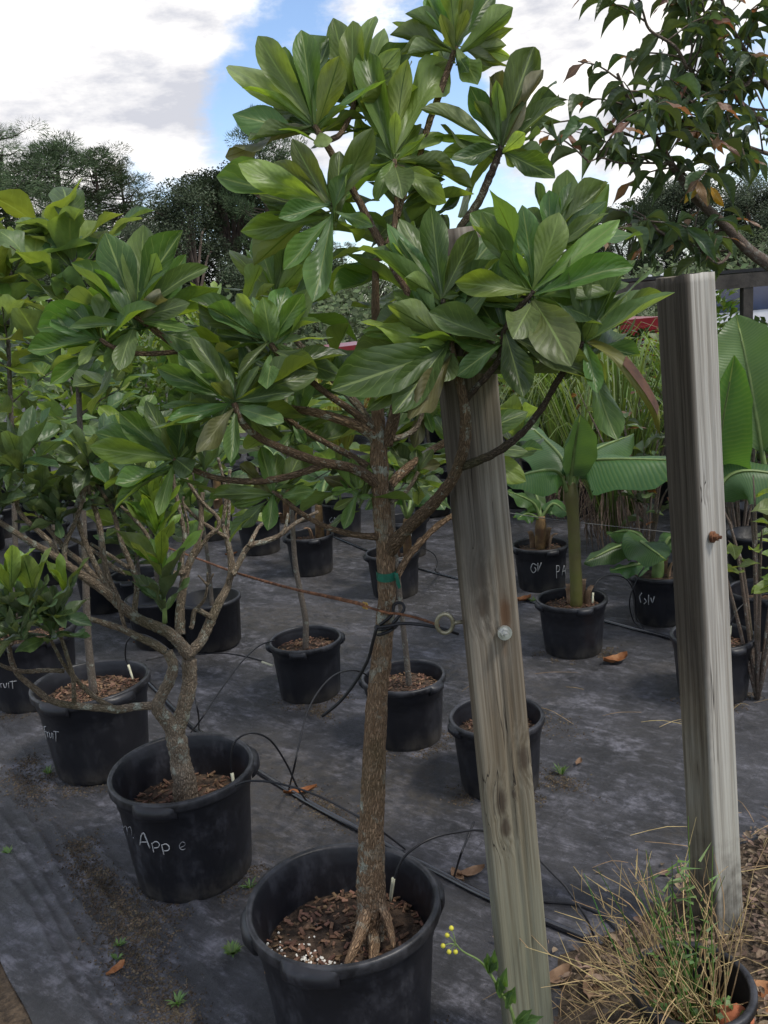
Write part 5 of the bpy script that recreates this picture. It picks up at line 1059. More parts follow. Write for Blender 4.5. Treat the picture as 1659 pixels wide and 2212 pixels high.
tag(m.obj('leaf_litter','drybrown',origin=(1,2,0)),'brown fallen leaves covering the dirt round the pale post','leaf litter',kind='stuff')
m=MB()
for q_ in range(1900):
    x=U(.2,2.7); y=U(1.1,3.9)
    if q_>1100: x=U(1.1,2.3); y=U(2.2,3.2)
    d=litter_in(x,y) if y<3.1 else -.2
    if d<-.5 or (d<-.05 and rnd()<.88): continue
    L=U(.06,.22); a=U(-.9,1.2) if rnd()<.7 else rnd()*6.28; c=Vector((x,y,.02+U(0,.02) if d>0 else .008)); e=c+Vector((math.cos(a)*L,math.sin(a)*L,U(-.01,.03))); mid=(c+e)/2+Vector((U(-.02,.02),U(-.02,.02),U(.0,.02)))
    tube(m,[c,mid,e],[.0009,.0011,.0006],4,2,cap=False)
tag(m.obj('pine_straw','drygrass',origin=(1,2,0)),'loose tan straw scattered over the dirt and cloth edge','straw',kind='stuff')
# crumbs of soil and moss along pot feet and cloth folds
m=MB()
def crumbs(cx,cy,n,sx,sy,rot=0):
    for _ in range(n):
        a,b=random.gauss(0,sx),random.gauss(0,sy); x=cx+a*math.cos(rot)-b*math.sin(rot); y=cy+a*math.sin(rot)+b*math.cos(rot); s=U(.0012,.0045)
        X=Vector((U(-1,1),U(-1,1),U(-.3,.3))).normalized(); Y=X.orthogonal().normalized(); m.box((x,y,cloth_h(x,y)+s*.2),s*1.6,s,s*.5,(X,Y,X.cross(Y)))
for key in 'ABHCDEFGI':
    q=POTS[key]
    for _ in range(14):
        a=U(3.2,6.2); r=q['R']*q['b']+U(0,.03); crumbs(q['x']+r*math.cos(a),q['y']+r*math.sin(a),30,.025,.014,a)
for x,y,n,a,b in ((240,1960,300,.2,.035),(300,2100,260,.16,.04),(210,1900,150,.1,.03),(60,1700,160,.1,.04),(180,1830,60,.03,.03),(60,1650,50,.03,.03),(600,1950,160,.12,.04),(700,1745,140,.1,.03),(380,2190,120,.08,.03),(320,2000,90,.05,.04),(690,1540,60,.05,.02),(1210,1690,80,.05,.03),(1180,1560,60,.1,.05)):
    q=gnd(x,y); crumbs(q.x,q.y,int(n*5),a,b,2.2)
tag(m.obj('soil_crumbs','dirt_moss',smooth=False,origin=(0,2,0)),'brown soil crumbs in the folds of the cloth and round the pots','soil',kind='stuff')
# weeds
def weed(x,y,n,L,label,z=None,mt='weed',name='weed',up=.6,w=.0028):
    L*=.62; n=int(n*1.6)
    q=gnd(x,y); h=cloth_h(q.x,q.y) if z is None else z; m=MB()
    for _ in range(n):
        a=rnd()*6.28; l=L*U(.5,1.2); d=Vector((math.cos(a),math.sin(a),U(.3,1.)*up*2)).normalized(); b=Vector((q.x,q.y,h))+Vector((math.cos(a),math.sin(a),0))*L*.1; e=b+d*l; s=Vector((-math.sin(a),math.cos(a),0))*w*U(.6,1.4); mi=(b+e)/2+Vector((0,0,l*.12))
        m.add([b-s*.3,b+s*.3,mi+s,mi-s,e],[(0,1,2,3),(3,2,4)],[(.3,0),(.7,0),(1,.5),(0,.5),(.5,1)])
    tag(m.obj(name,mt,origin=(q.x,q.y,h)),label,'weed')
weed(503,2065,60,.05,'tuft of bright green weed on the cloth between the front pots')
weed(1213,1675,16,.07,'small upright green weed on the open cloth between the posts',up=1.2)
weed(540,1920,14,.05,'green sprig at the foot of the worn pot'); weed(105,1672,16,.05,'green sprig at the foot of the pot lettered Fruit')
weed(258,2045,14,.04,'little weed in a fold of the cloth'); weed(385,2170,18,.05,'weed in the dirt-filled cloth fold below the front pot'); weed(255,2075,10,.035,'tiny weed beside the small rust leaf')
weed(610,1470,16,.05,'pale weed at the foot of the bent sapling pot'); weed(875,1550,14,.04,'weed tuft behind the trunk on the open cloth'); weed(1150,1302,24,.06,'green weed between the orange-brown leaf and the banana pot')
weed(820,1520,10,.04,'yellowish weed on the cloth right of the dangling tube'); weed(20,1850,12,.04,'weed sprig in the leftmost cloth fold')
# straw-filled pot
q=POTS['W']; base=Vector((q['x'],q['y'],q['zs']))
GS=thing('dry_grass_clump','clump of dry straw grass with a few green blades growing from the small pot','grass',base); m=MB(); mg=MB()
for i in range(125):
    a=rnd()*6.28; r=q['R']*.6*math.sqrt(rnd()); b=base+Vector((math.cos(a)*r,math.sin(a)*r,0)); lean=Vector((math.cos(a)*U(.1,.9)-.42,math.sin(a)*U(.1,.7)+.1,U(.5,1.3))); L=U(.12,.36)
    if i<50: lean=Vector((U(-1.3,.3),U(-.9,.2),U(.1,.45))); L=U(.18,.36)
    d=lean.normalized(); mid=b+d*L*.5+Vector((U(-.03,.03),U(-.03,.03),.03)); e=b+d*L+Vector((0,0,-.1*L if i>=50 else -.35*L))
    tube(m,[b,mid,e],[.0016,.0013,.0005],4,4,cap=False)
    if rnd()<.75:
        for _ in range(3):
            s=mid+(e-mid)*rnd(); dd=(d+Vector((U(-1,1),U(-1,1),U(-.3,.9)))).normalized(); tube(m,[s,s+dd*.03,s+dd*U(.05,.1)],[.001,.0008,.0004],4,2,cap=False)
tag(m.obj('straw','drygrass',GS),kind='stuff')
for i in range(70):
    c0=at(U(1410,1540),U(1860,2080),wp.y); 
    a=rnd()*6.28; d=Vector((math.cos(a),math.sin(a),U(.1,1))).normalized(); L=U(.015,.05); s=d.orthogonal().normalized()*.0028; mg.add([c0-s,c0+s,c0+d*L],[(0,1,2)],[(0,0),(1,0),(.5,1)])
for i in range(18):
    a=rnd()*6.28; b=base+Vector((U(-.06,.06),U(-.06,.06),0)); e=b+Vector((U(-.16,.05),U(-.1,.1),U(.2,.42))); tube(mg,[b,(b+e)/2+Vector((U(-.02,.02),0,0)),e],[.0018,.0016,.0006],4,3,cap=False)
for i in range(120):
    c0=base+Vector((U(-.1,.08),U(-.08,.08),U(.0,.13))); a=rnd()*6.28; d=Vector((math.cos(a),math.sin(a),U(-.2,.8))).normalized(); L=U(.01,.022); s=d.orthogonal().normalized()*L*.4; mg.add([c0,c0+d*L*.5+s,c0+d*L,c0+d*L*.5-s],[(0,1,2,3)],[(.5,0),(1,.5),(.5,1),(0,.5)])
tag(mg.obj('green_blades','weed',GS),kind='stuff')
c=base+Vector((.075,-.035,.025)); m=MB(); vs=[]
for i in range(9):
    for k in range(12):
        ph=math.pi*i/8; a=2*math.pi*k/12; vs.append(c+Vector((.042*math.sin(ph)*math.cos(a),.028*math.sin(ph)*math.sin(a),.034*math.cos(ph)))*(1+.18*noise.noise(Vector((i,k,0))*.6)))
m.add(vs,[(i*12+k,i*12+(k+1)%12,(i+1)*12+(k+1)%12,(i+1)*12+k) for i in range(8) for k in range(12)])
tag(m.obj('clay_shard','clay',origin=c),'red clay shard resting inside the small straw-filled pot','shard')
# flowering weed in front of the bolted post
Yf=1.46; FW=thing('flowering_weed','thin green weed with yellow buds leaning before the foot of the bolted post','weed',Vector((at(1115,2212,Yf).x,Yf,0)))
m=MB(); tube(m,[Vector((at(1112,2212,Yf).x+.02,Yf,.0)),at(1112,2212,Yf),at(1085,2150,Yf),at(1058,2102,Yf),at(1035,2075,Yf),at(1000,2055,Yf),at(982,2035,Yf)],[.004,.0036,.0032,.0028,.0022,.0016,.001],7,5)
bd=[(975,2005),(966,2020),(957,2043),(970,2056),(984,2056)]
for x,y in bd: tube(m,[at(985,2040,Yf),at((x+985)/2,(y+2040)/2-3,Yf),at(x,y,Yf)],[.001,.0009,.0009],5,2)
m.obj('stem','stem_green',FW)
for x,y in bd:
    c=at(x,y,Yf); m=MB(); vs=[]
    for i in range(6):
        for k in range(8): ph=math.pi*i/5; a=2*math.pi*k/8; vs.append(c+Vector((math.sin(ph)*math.cos(a),math.sin(ph)*math.sin(a),math.cos(ph)))*.0048)
    m.add(vs,[(i*8+k,i*8+(k+1)%8,(i+1)*8+(k+1)%8,(i+1)*8+k) for i in range(5) for k in range(8)]); m.obj('bud','flower',FW)
wl=variants('weed','weed',LANC,3,31,nv=5)
for x0,y0,x1,y1 in ((1058,2102,1068,2050),(1058,2102,1052,2058),(1060,2104,1075,2075),(1080,2140,1095,2090),(1085,2150,1112,2140),(1085,2155,1075,2110),(1095,2180,1113,2130),(1112,2212,1150,2180),(1112,2215,1175,2195)):
    b=at(x0,y0,Yf); e=at(x1,y1,Yf-.02); leaf(None,b,e,.28,Vector((U(-.3,.3),-1,.4)),FW,mesh=random.choice(wl))
# ================================================================ BACKGROUND: nursery rows
def crown_mesh(name,n,rx,rz,L,mt,shape='ball',seed=0,ratio=.4,up=.5,stems=0):
    rs=random.Random(seed); m=MB()
    for i in range(n):
        while True:
            v=Vector((rs.uniform(-1,1),rs.uniform(-1,1),rs.uniform(-1,1)))
            if .25<v.length<1: break
        c=Vector((v.x*rx,v.y*rx,rz+v.z*rz)); k=1+.3*noise.noise(c*3+Vector((seed,0,0))); c=Vector((c.x*k,c.y*k,c.z))
        d=(Vector((v.x,v.y,up))+Vector((rs.uniform(-.6,.6),rs.uniform(-.6,.6),rs.uniform(-.4,.5)))).normalized(); l=L*rs.uniform(.6,1.2)
        z=(Vector((rs.uniform(-.5,.5),rs.uniform(-.5,.5),1))); z=(z-d*z.dot(d)).normalized(); x=d.cross(z); w=l*ratio
        e=c+d*l-Vector((0,0,.15*l)); mi=c+d*l*.55+z*l*.05
        m.add([c,c+d*l*.35+x*w*.42+z*l*.07,mi+x*w*.5+z*l*.05,e,mi-x*w*.5+z*l*.05,c+d*l*.35-x*w*.42+z*l*.07,c+d*l*.35,mi],[(0,6,1),(1,6,7,2),(2,7,3),(3,7,4),(4,7,6,5),(5,6,0)],[(.5,0),(.9,.35),(1,.6),(.5,1),(0,.6),(.1,.35),(.5,.35),(.5,.6)])
    return mkmesh(name,m.v,m.f,mt,m.uv)
CRN=[crown_mesh('crown',300,.3,.4,.14,'far',seed=1,ratio=.42),crown_mesh('crown',280,.32,.42,.14,'far_pale',seed=2,ratio=.44),crown_mesh('crown',300,.34,.36,.17,'far_dark',seed=3,ratio=.28),crown_mesh('crown',240,.28,.5,.17,'far',seed=4,ratio=.45),crown_mesh('crown',240,.3,.45,.16,'far_pale',seed=5,ratio=.42),crown_mesh('crown',260,.36,.4,.14,'far_dark',seed=6,ratio=.36)]
def simple_pot_mesh():
    P=[(.125,0),(.142,.02),(.158,.24),(.166,.245),(.166,.263),(.152,.263),(.14,.2),(0,.2)]; sg=24; vs=[(r*math.cos(2*math.pi*k/sg),r*math.sin(2*math.pi*k/sg),z) for r,z in P for k in range(sg)]
    return mkmesh('pot_body',vs,[(i*sg+k,i*sg+(k+1)%sg,(i+1)*sg+(k+1)%sg,(i+1)*sg+k) for i in range(len(P)-1) for k in range(sg)],'pot')
SPM=simple_pot_mesh()
def stem_mesh(h):
    m=MB(); tube(m,[Vector((0,0,0)),Vector((.02,.01,h*.5)),Vector((-.01,0,h))],[.012,.01,.006],7,4); return mkmesh('stem',m.v,m.f,'bark_grey',m.uv)
STM=stem_mesh(1.)
LABS=['mid-green leafy nursery shrub in a row beyond the near pots','pale lime-green nursery shrub in a row beyond the near pots','dark green glossy nursery shrub in a row beyond the near pots','tall mid-green nursery shrub in a row beyond the near pots','tall pale-green nursery shrub in a row beyond the near pots','fine-leaved dark nursery shrub in a row beyond the near pots']
def shrub(x,y,k,h,sc,label=None,withpot=True):
    t=thing('nursery_shrub',label or LABS[k],'shrub',(x,y,.2),'nursery shrubs in rows'); 
    o=inst('crown',CRN[k],t,Matrix.Translation((x,y,.2+h*.45))@Matrix.Rotation(rnd()*6.28,4,'Z')@Matrix.Diagonal((sc,sc,h*.55/.8,1)))
    inst('stem',STM,t,Matrix.Translation((x,y,.19))@Matrix.Rotation(rnd()*6.28,4,'Z')@Matrix.Diagonal((1,1,h*.8,1)))
    if withpot:
        pt=inst('nursery_pot',SPM,None,Matrix.Translation((x,y,.006))); tag(pt,'plain black pot under a '+LABS[k].split(' nursery')[0]+' shrub in the far rows','pot','far black pots')
random.seed(21)
# grid of rows: direction RD, spacing .7 m along, 1.0 m across
occ=[(v['x'],v['y']) for v in POTS.values()]
o0=Vector((-.166,1.782,0)); rows=[]
cntS=0
for r_ in range(0,15):
    for s_ in range(-14,34):
        q=o0+RN*(r_*.62+ (0 if r_<4 else .5))+RD*(s_*.72+(.36 if r_%2 else 0)); x,y=q.x+U(-.05,.05),q.y+U(-.05,.05)
        if y<4.4 or y>17: continue
        px,py=proj(Vector((x,y,.6)))
        if px<-160 or px>1820: continue
        if min(math.hypot(x-a,y-b) for a,b in occ)<.45: continue
        if (px<520 and y<6.4) or (420<px<1500 and y<6.6) or (600<px<840 and y>7.5): continue                # open cloth between the near rows
        if rnd()<.12 or (y>9 and rnd()<.35) or cntS>=150: continue
        k=random.choice((0,0,1,2,3,3,4,5)); h=U(.75,1.25) if y<9 else U(.9,1.5)
        if px<520: h=U(1.1,1.75); k=random.choice((0,1,3,3,4,4))
        shrub(x,y,k,h,U(.85,1.25)); cntS+=1
# taller leafy saplings of the left rows, whose leaves fill the view behind the front tree
for i,(x,y,h) in enumerate(((-2.25,4.62,1.55),(-2.75,5.3,1.6),(-1.25,4.55,1.2),(-1.75,5.25,1.45),(-2.3,6.,1.6),(-3.3,6.0,1.7),(-.95,4.45,1.15))):
    t=thing('sapling',['leafy sapling with broad pale leaves behind the pot lettered ruit','broad-leaved sapling two places behind the pot lettered ruit','sapling with drooping oval leaves behind the dark bush','tall oval-leaved sapling in the second row behind the dark bush','slender oval-leaved sapling far along the second row','broad-leaved sapling at the end of the first row','low oval-leaved sapling behind the bent sapling'][i],'sapling',(x,y,.2)); m=MB()
    P=[Vector((x,y,.0)),Vector((x+.02,y,h*.5)),Vector((x-.02,y,h))]; tube(m,P,[.013,.01,.005],8,8,.04,.03); s=m.obj('stem','bark_grey',t); cp=crom(P,20); a=0
    for k in range(46):
        c=cp[int(len(cp)*(.48+.51*k/46))]; a+=2.4; d=Vector((math.cos(a),math.sin(a),U(-.15,.9))).normalized(); off=Vector((math.cos(a),math.sin(a),.3))*U(0,.2); l=.24*U(.7,1.15)
        leaf(random.choice(('jack','jack','jack_pale')),c+off,c+off+d*l,.46*U(.85,1.15),Vector((0,-.3,1))+Vector((U(-.5,.5),U(-.5,.2),0)),s)
    pt=inst('nursery_pot',SPM,None,Matrix.Translation((x,y,.006))); tag(pt,'black pot of the '+t['label'],'pot','sapling pots in the left rows')
# dark narrow-leaved bush in pot T, long-leaved plant in pot O
q=POTS['T']; c=Vector((q['x'],q['y'],q['zs'])); t=thing('dark_bush','dark narrow-leaved bush behind the lichen-covered branches','bush',c); m=MB(); tube(m,[c,c+Vector((.01,0,.2)),c+Vector((0,0,.48))],[.013,.011,.006],8,5); s=m.obj('stem','bark_grey',t)
for k in range(70):
    a=k*2.4; z=.12+.5*k/70; l=.22*U(.8,1.2)*(1-.35*k/70); d=Vector((math.cos(a),math.sin(a),U(-.1,.6)+.6*k/70)).normalized(); leaf('apple' if k<62 else 'shoot',c+Vector((0,0,z)),c+Vector((0,0,z))+d*l,.24,Vector((U(-.3,.3),U(-.3,.3),1)),s)
q=POTS['O']; c=Vector((q['x'],q['y'],q['zs'])); t=thing('long_leaved_plant','small plant with long narrow leaves in the far pot lettered GN','plant',c); m=MB(); tube(m,[c,c+Vector((0,0,.1)),c+Vector((0,0,.22))],[.01,.009,.006],8,4); s=m.obj('stem','stem_green',t); rosette(s,c+Vector((0,0,.22)),(0,0,1),22,.3,'apple',.24,(15,100))
q=POTS['Ua']; c=Vector((q['x'],q['y'],q['zs'])); t=thing('seedling','pale green lobed seedling under the lichen-covered branches','seedling',c); m=MB(); tube(m,[c,c+Vector((0,0,.1)),c+Vector((.02,0,.25))],[.005,.004,.003],8,4); s=m.obj('stem','stem_green',t); rosette(s,c+Vector((.02,0,.25)),(0,0,1),10,.14,'jack_pale',.5,(30,110)); rosette(s,c+Vector((.0,0,.12)),(0,0,1),8,.14,'jack_pale',.5,(50,120))
# reddish-tipped shrubs between and behind the posts
for i,(x,y,Y,h,n,lab) in enumerate(((1390,1010,4.7,.85,60,'shrub with bronze young leaves between the two posts'),(1330,980,5.6,.9,50,'shrub with bronze young leaves behind the tall banana'),(1640,1180,3.3,.5,26,'lime-leaved climber beside the pale post'),(1600,1000,5.2,.95,60,'twiggy dark shrub right of the pale post'))):
    c=at(x,y,Y); c.z=.22 if i!=2 else .35; t=thing('bronze_shrub' if i<2 else 'shrub',lab,'shrub',(c.x,c.y,.0)); m=MB(); tips=[]
    for k in range(9):
        a=k*.7+rnd(); e=c+Vector((math.cos(a)*U(.1,.35),math.sin(a)*U(.1,.35),h*U(.5,1.1))); tube(m,[Vector((c.x,c.y,.0)),(c+e)/2+Vector((0,0,.05)),e],[.008,.006,.002],6,4); tips.append(e)
    s=m.obj('stems','bark_right',t)
    for k in range(n):
        e=tips[k%9]; b=c+(e-c)*U(.4,1.); a=rnd()*6.28; d=Vector((math.cos(a),math.sin(a),U(-.4,.6))).normalized(); l=U(.09,.15)
        kd=('lance_red' if rnd()<.22 else random.choice(('lance','jack'))) if i<2 else ('jack_pale' if i==2 else random.choice(('lance','jack')))
        leaf(kd,b,b+d*l,.42,Vector((U(-.4,.4),U(-.5,.3),1)),s)
# lemongrass clumps
def grass_clump(x,y,Y,h,n,label,mt='grass',dry=True,spread=.4):
    c=at(x,y,Y); c.z=.2; t=thing('grass_clump',label,'grass',(c.x,c.y,.0)); m=MB(); md=MB()
    for k in range(n):
        a=rnd()*6.28; r=.09*math.sqrt(rnd()); b=Vector((c.x+r*math.cos(a),c.y+r*math.sin(a),.15)); L=h*U(.6,1.1); ln=spread*U(.1,1.3); top=b+Vector((math.cos(a)*ln*L,math.sin(a)*ln*L,L)); e=top+Vector((math.cos(a)*ln*L*.9,math.sin(a)*ln*L*.9,-L*U(0,.45)))
        P=crom([b,(b+top)/2-Vector((math.cos(a),math.sin(a),0))*.03,top,e],3); s=Vector((-math.sin(a),math.cos(a),0)); vs=[];uv=[]
        for i,p_ in enumerate(P):
            w=.0075*(1-(i/(len(P)-1))**2)+.0006; vs+= [p_-s*w,p_+s*w]; uv+=[(.1,i/len(P)),(.9,i/len(P))]
        m.add(vs,[(2*i,2*i+1,2*i+3,2*i+2) for i in range(len(P)-1)],uv)
    tag(m.obj('blades',mt,t),kind='stuff')
    if dry:
        for k in range(170):
            a=rnd()*6.28; b=Vector((c.x,c.y,U(.2,.6)*h))+Vector((math.cos(a),math.sin(a),0))*U(.05,.12); e=b+Vector((math.cos(a)*U(.02,.16),math.sin(a)*U(.02,.16),-b.z+U(0,.25))); mid=(b+e)/2+Vector((math.cos(a),math.sin(a),0))*.06; tube(md,[b,mid,e],[.003,.003,.0015],4,3,cap=False)
        tag(md.obj('dry_skirt','drybrown',t),kind='stuff')
grass_clump(1330,1180,5.6,1.15,240,'tall grass clump with a brown dead skirt behind the tall banana')
grass_clump(1230,1120,6.6,1.2,160,'bright green grass clump behind the bolted post')
grass_clump(1560,1130,6.2,1.1,120,'grass clump right of the pale post')
grass_clump(720,830,9.5,.92,260,'lime-yellow ornamental grass in front of the red truck','grass_lime',False,.5)
# ================================================================ RED TRUCK, SHADE FRAME
MT['red']=simple('red_car_paint',(.22,.012,.02),.28,.1,3,spec=.6); MT['glassd']=simple('dark_window_glass',(.02,.035,.09),.08,.2,3,spec=.8); MT['tyre']=simple('tyre_rubber',(.02,.02,.02),.8,.2); MT['chrome']=simple('wheel_metal',(.5,.5,.5),.3,.1,5,metal=.8)
c=at(730,775,12.5); ty=12.5; tx=c.x+.35; TK=thing('pickup_truck','red pickup truck parked behind the lime-yellow grass','truck',(tx,ty,0))
def prism(name,prof,x0w,mt,parent=None,y0=0.,inset=0.):
    """side profile (along x, z) extruded across y"""
    n=len(prof); vs=[(tx+x,ty+y0-x0w/2,z) for x,z in prof]+[(tx+x,ty+y0+x0w/2,z) for x,z in prof]
    return obj(name,vs,[tuple(range(n)),tuple(range(2*n-1,n-1,-1))]+[(i,i+n,(i+1)%n+n,(i+1)%n) for i in range(n)],mt,parent or TK,smooth=False)
body=prism('body',[(-1.25,.45),(-1.3,1.05),(-1.22,1.24),(.2,1.29),(1.6,1.3),(3.9,1.32),(3.95,.5)],1.8,'red')
cab=prism('cabin',[(.1,1.28),(.7,1.66),(.95,1.72),(2.2,1.72),(2.4,1.3)],1.6,'red')
prism('window',[(.35,1.24),(.85,1.62),(1.4,1.65),(1.4,1.24)],1.63,'glassd',cab); prism('window',[(1.5,1.24),(1.5,1.65),(2.15,1.65),(2.28,1.24)],1.63,'glassd',cab)
m=MB(); w0=[Vector((tx+.08,ty+s*.72,1.2)) for s in(-1,1)]+[Vector((tx+.72,ty+s*.66,1.68)) for s in(1,-1)]; m.add([v+Vector((-.02,0,.012)) for v in w0],[(0,1,2,3)]); m.obj('windscreen','glassd',cab,smooth=False)
m=MB(); m.box((tx+1.3,ty-.905,1.02),4.9,.02,.05); m.obj('side_stripe','chrome',body,smooth=False)
for wx in (-.45,2.9):
    for sy in (-.8,.8):
        m=MB(); k=28
        for i,(rr,yy) in enumerate(((.3,-.11),(.36,-.1),(.37,0),(.36,.1),(.3,.11))): m.v+= [(tx+wx+rr*math.cos(2*math.pi*j/k),ty+sy+yy,.37+rr*math.sin(2*math.pi*j/k)) for j in range(k)]; m.uv+=[(0,0)]*k
        m.f=[(i*k+j,i*k+(j+1)%k,(i+1)*k+(j+1)%k,(i+1)*k+j) for i in range(4) for j in range(k)]+[tuple(range(k))[::-1],tuple(range(4*k,5*k))]; wh=m.obj('wheel','tyre',TK,smooth=False)
MT['oldwood']=simple('dark_old_timber',(.05,.043,.037),.85,.4,6,.4,30); MT['shade']=simple('black_shade_cloth',(.012,.012,.014),.7,.3,10); MT['white']=simple('white_plastic',(.75,.75,.75),.6,.05)
Ys=8.5; a=at(1190,640,Ys); b=at(1680,572,Ys); ztop=a.z*.5+b.z*.5
SH=thing('shade_frame','low dark timber shade frame with black cloth behind the pale post','shade frame',((a.x+b.x)/2,Ys,0))
m=MB(); m.box(((a.x+b.x)/2,Ys,ztop-.06),abs(b.x-a.x)+.4,.1,.13); m.obj('beam','oldwood',SH,smooth=False)
m=MB(); m.box(((a.x+b.x)/2,Ys+.9,ztop+.03),abs(b.x-a.x)+.6,1.9,.03); m.obj('shade_cloth','shade',SH,smooth=False)
m=MB(); m.box(((a.x+b.x)/2,Ys+1.8,ztop-.06),abs(b.x-a.x)+.4,.1,.13); m.obj('beam','oldwood',SH,smooth=False)
for xx in (a.x+.1,(a.x+b.x)/2,at(1612,700,Ys).x,b.x+.3):
    m=MB(); m.box((xx,Ys,(ztop-.12)/2),.09,.09,ztop-.12); m.obj('frame_post','oldwood',SH,smooth=False)
for px in (1400,1430,1540):
    cc=at(px,588,Ys); m=MB(); m.box((cc.x,Ys-.03,ztop+.055),.05,.03,.022,(Vector((.9,0,U(-.4,.6))).normalized(),Vector((0,1,0)),Vector((0,0,1)))); m.obj('clip','white',SH,smooth=False)
for i,(px,py,Yv,w,h,lab) in enumerate(((1605,690,17,2.2,1.5,'white parked van far behind the shade frame'),)):
    c=at(px,py,Yv); vx=c.x; tx,ty=vx,Yv; V=thing('white_van',lab,'van',(vx,Yv,0)); TK=V
    bd_=prism('body',[(-1.6,.4),(-1.65,1.),(-1.2,1.15),(-.8,1.75),(1.9,1.8),(2.,.4)],1.8,'white',V); prism('window',[(-1.0,1.18),(-.7,1.62),(.1,1.64),(.1,1.18)],1.83,'glassd',bd_); prism('window',[(.25,1.18),(.25,1.64),(1.4,1.66),(1.4,1.18)],1.83,'glassd',bd_)
    for wx in (-1.,1.3):
        for sy in (-.8,.8):
            m=MB(); k=20
            for (rr,yy) in ((.3,-.1),(.33,-.08),(.33,.08),(.3,.1)): m.v+=[(tx+wx+rr*math.cos(2*math.pi*j/k),ty+sy+yy,.33+rr*math.sin(2*math.pi*j/k)) for j in range(k)]; m.uv+=[(0,0)]*k
            m.f=[(i*k+j,i*k+(j+1)%k,(i+1)*k+(j+1)%k,(i+1)*k+j) for i in range(3) for j in range(k)]+[tuple(range(k))[::-1],tuple(range(3*k,4*k))]; m.obj('wheel','tyre',V,smooth=False)
# ================================================================ TREE LINE
MT['needle']=simple('pine_needles',(.075,.115,.05),.8,.3,1.5,island=True,trans=.25); MT['needle_b']=simple('pine_needles_dull',(.095,.11,.055),.8,.3,1.5,island=True,trans=.25)
MT['oakleaf']=simple('oak_foliage',(.055,.076,.038),.7,.3,.8,island=True,trans=.25); MT['oakleaf_l']=simple('light_tree_foliage',(.09,.125,.05),.7,.3,.8,island=True,trans=.3); MT['trunkf']=simple('far_bark',(.1,.075,.06),.9,.3,3)
def pine_mesh(seed,H,tufts,sparse):
    rs=random.Random(seed); mt_=MB(); mc=MB()
    lean=rs.uniform(-.4,.4); top=Vector((lean,rs.uniform(-.3,.3),H*.97)); tube(mt_,[Vector((0,0,-.2)),Vector((lean*.3,0,H*.4)),top],[.26,.2,.05],8,6)
    for i in range(tufts):
        t=.34+.66*((i+rs.random())/tufts)**.8; prof_=math.sqrt(max(.03,1-((t-.62)/.42)**2)); a=rs.random()*6.28; ln=H*.24*prof_*rs.uniform(.25,1.)
        c=Vector((lean*t*.8,0,H*(t-.1*ln/H*3))); q=Vector((lean*t+math.cos(a)*ln,math.sin(a)*ln,H*t+rs.uniform(-.2,.2))); mid=(c+q)/2+Vector((0,0,-.15)); tube(mt_,[c,mid,q],[.055,.035,.012],5,3,cap=False)
        rr=rs.uniform(.45,.95)*(.75 if sparse else 1)
        for b in range(260 if not sparse else 100):
            v=Vector((rs.gauss(0,1),rs.gauss(0,1),rs.gauss(.25,.7))).normalized(); o_=q+Vector((v.x,v.y,v.z*.62))*rr*rs.random()**.35; d=(v+Vector((rs.gauss(0,.4),rs.gauss(0,.4),rs.gauss(.3,.3)))).normalized(); l=rs.uniform(.16,.32); sx=d.orthogonal().normalized()*.02; mc.add([o_-sx,o_+sx,o_+d*l],[(0,1,2)])
    return mkmesh('trunk',mt_.v,mt_.f,'trunkf',mt_.uv),mkmesh('crown',mc.v,mc.f,'needle_b' if sparse else 'needle',mc.uv,smooth=False)
def oak_mesh(seed,H,Wd,n,mt,leaf_=.2):
    rs=random.Random(seed); mt_=MB(); mc=MB(); tube(mt_,[Vector((0,0,-.2)),Vector((.1,0,H*.3)),Vector((0,.1,H*.55))],[.3,.25,.12],8,5); bl=[]
    for i in range(34):
        a=rs.random()*6.28; z=rs.uniform(.22,.95); r=Wd*math.sqrt(max(0,1-((z-.5)/.55)**2))*rs.uniform(.35,1.); c=Vector((math.cos(a)*r,math.sin(a)*r,H*z)); bl.append((c,Wd*rs.uniform(.2,.36))); tube(mt_,[Vector((0,0,H*min(.5,z*.6))),c*.6+Vector((0,0,H*z*.35)),c],[.1,.06,.02],5,3,cap=False)
    for i in range(n):
        c,r=rs.choice(bl); v=Vector((rs.gauss(0,1),rs.gauss(0,1),rs.gauss(.1,.8))); v=v.normalized()*r*(rs.random()**.4); q=c+v; d=Vector((rs.gauss(0,1),rs.gauss(0,1),rs.gauss(0,.6))).normalized(); y=d.orthogonal().normalized(); l=leaf_*rs.uniform(.6,1.4)
        mc.add([q-d*l*.5,q+y*l*.3,q+d*l*.5,q-y*l*.3],[(0,1,2,3)])
    return mkmesh('trunk',mt_.v,mt_.f,'trunkf',mt_.uv),mkmesh('crown',mc.v,mc.f,mt,mc.uv,smooth=False)
PM=[pine_mesh(1,13,95,False),pine_mesh(2,13,85,False),pine_mesh(3,13,75,True)]; OM=[oak_mesh(4,9,3.6,42000,'oakleaf',.11),oak_mesh(5,9,3.4,40000,'oakleaf',.11),oak_mesh(6,7,3.2,34000,'oakleaf_l',.1)]
def far_tree(kind,px,py,Y,label,name,Hm,wid=1.):
    """crown top at picture point (px,py) at distance Y"""
    tp=at(px,py,Y); x=tp.x; s=tp.z/Hm; tm,cmn=kind; t=thing(name,label,'tree',(x,Y,0),'trees beyond the nursery'); M_=Matrix.Translation((x,Y,0))@Matrix.Rotation(rnd()*6.28,4,'Z')@Matrix.Diagonal((s*wid,s*wid,s,1))
    inst('trunk',tm,t,M_); inst('crown',cmn,t,M_)
pl='tall pine with rounded needle clumps standing behind the nursery'
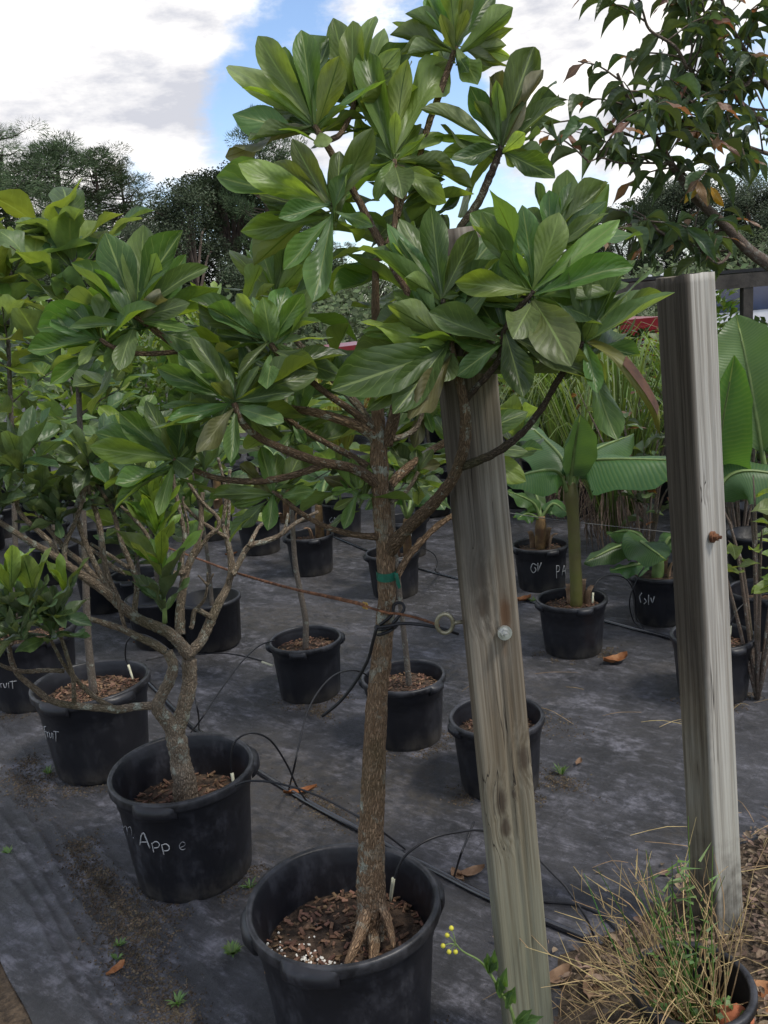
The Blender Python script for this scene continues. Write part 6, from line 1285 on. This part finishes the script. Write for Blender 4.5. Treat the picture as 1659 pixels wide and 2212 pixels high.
for px,py,Y,k,lab,wid in ((-10,262,44,0,'dense pine rising highest behind the leftmost leaves',1.25),(95,300,46,1,'broad dense pine beside the tallest left pine',1.4),(185,318,47,0,'dense pine before the thin pine with bare twigs',1.15),(262,352,48,2,'thin pine with bare reddish twigs showing sky',1.1),(310,440,50,2,'small thin pine next to the dark oaks',.9),(-60,330,40,1,'pine cut by the left picture side behind big pale leaves',1.3),(560,232,40,1,'lone pine whose top shows through the front tree leaves',.75),(640,470,60,0,'hazy pine behind the drooping dark leaves',1.2),(735,520,70,2,'faint pine far beyond the red truck',1.1)):
    far_tree(PM[k],px,py,Y,lab,'pine_tree',13.3,wid)
for px,py,Y,k,lab,wid in ((400,400,38,0,'dark oak with smooth outline right of the pines',1.),(480,355,42,1,'tallest dark oak right of the pines',1.05),(560,400,46,0,'dark oak half hidden by the front tree',1.1),(330,470,42,1,'low dark oak under the thin pine',1.),(250,520,40,2,'low lighter tree under the pines',1.3),(120,520,38,1,'dark tree below the dense pines',1.4),(20,500,36,0,'dark tree behind the leftmost sapling',1.2),
    (700,590,45,2,'lighter green tree above the red truck',1.4),(800,560,55,2,'pale green tree behind the trunk top',1.4),(900,600,50,0,'dark tree behind the middle leaves',1.4),(1010,560,50,2,'light tree behind the top of the bolted post',1.3),(1120,520,48,0,'dark tree just right of the bolted post top',1.3),(1240,480,46,1,'dark tree behind the right rosette',1.2),(1350,440,36,0,'big dark oak behind the pointed-leaf tree',1.1),(1440,385,38,1,'tallest dark oak behind the pointed-leaf tree',1.1),(1540,360,37,0,'spreading dark oak over the shade frame',1.1),(1640,400,35,1,'dark oak at the end above the shade frame',1.1),(1600,490,33,2,'low lighter tree under the oaks above the shade frame',1.5),(1740,430,36,0,'dark oak beyond the pointed-leaf tree trunk',1.2)):
    far_tree(OM[k],px,py,Y,lab,'oak_tree',9.2 if k<2 else 7.2,wid)
# hedge-like undergrowth closing the view below the tree line
m=MB(); rs=random.Random(5)
for i in range(26000):
    x=rs.uniform(-26,26); y=rs.uniform(24,33); h=2.3+1.0*noise.noise(Vector((x*.25,y*.25,0)))+.5*noise.noise(Vector((x*.9,y*.9,3))); q=Vector((x,y,h*rs.random()**.6)); d=Vector((rs.gauss(0,1),rs.gauss(0,1),rs.gauss(0,.7))).normalized(); w_=d.orthogonal().normalized(); l=rs.uniform(.12,.3)
    m.add([q-d*l*.5,q+w_*l*.3,q+d*l*.5,q-w_*l*.3],[(0,1,2,3)])
tag(m.obj('undergrowth','oakleaf_l',smooth=False,origin=(0,28,0)),'tangle of green undergrowth below the far trees','undergrowth',kind='stuff')
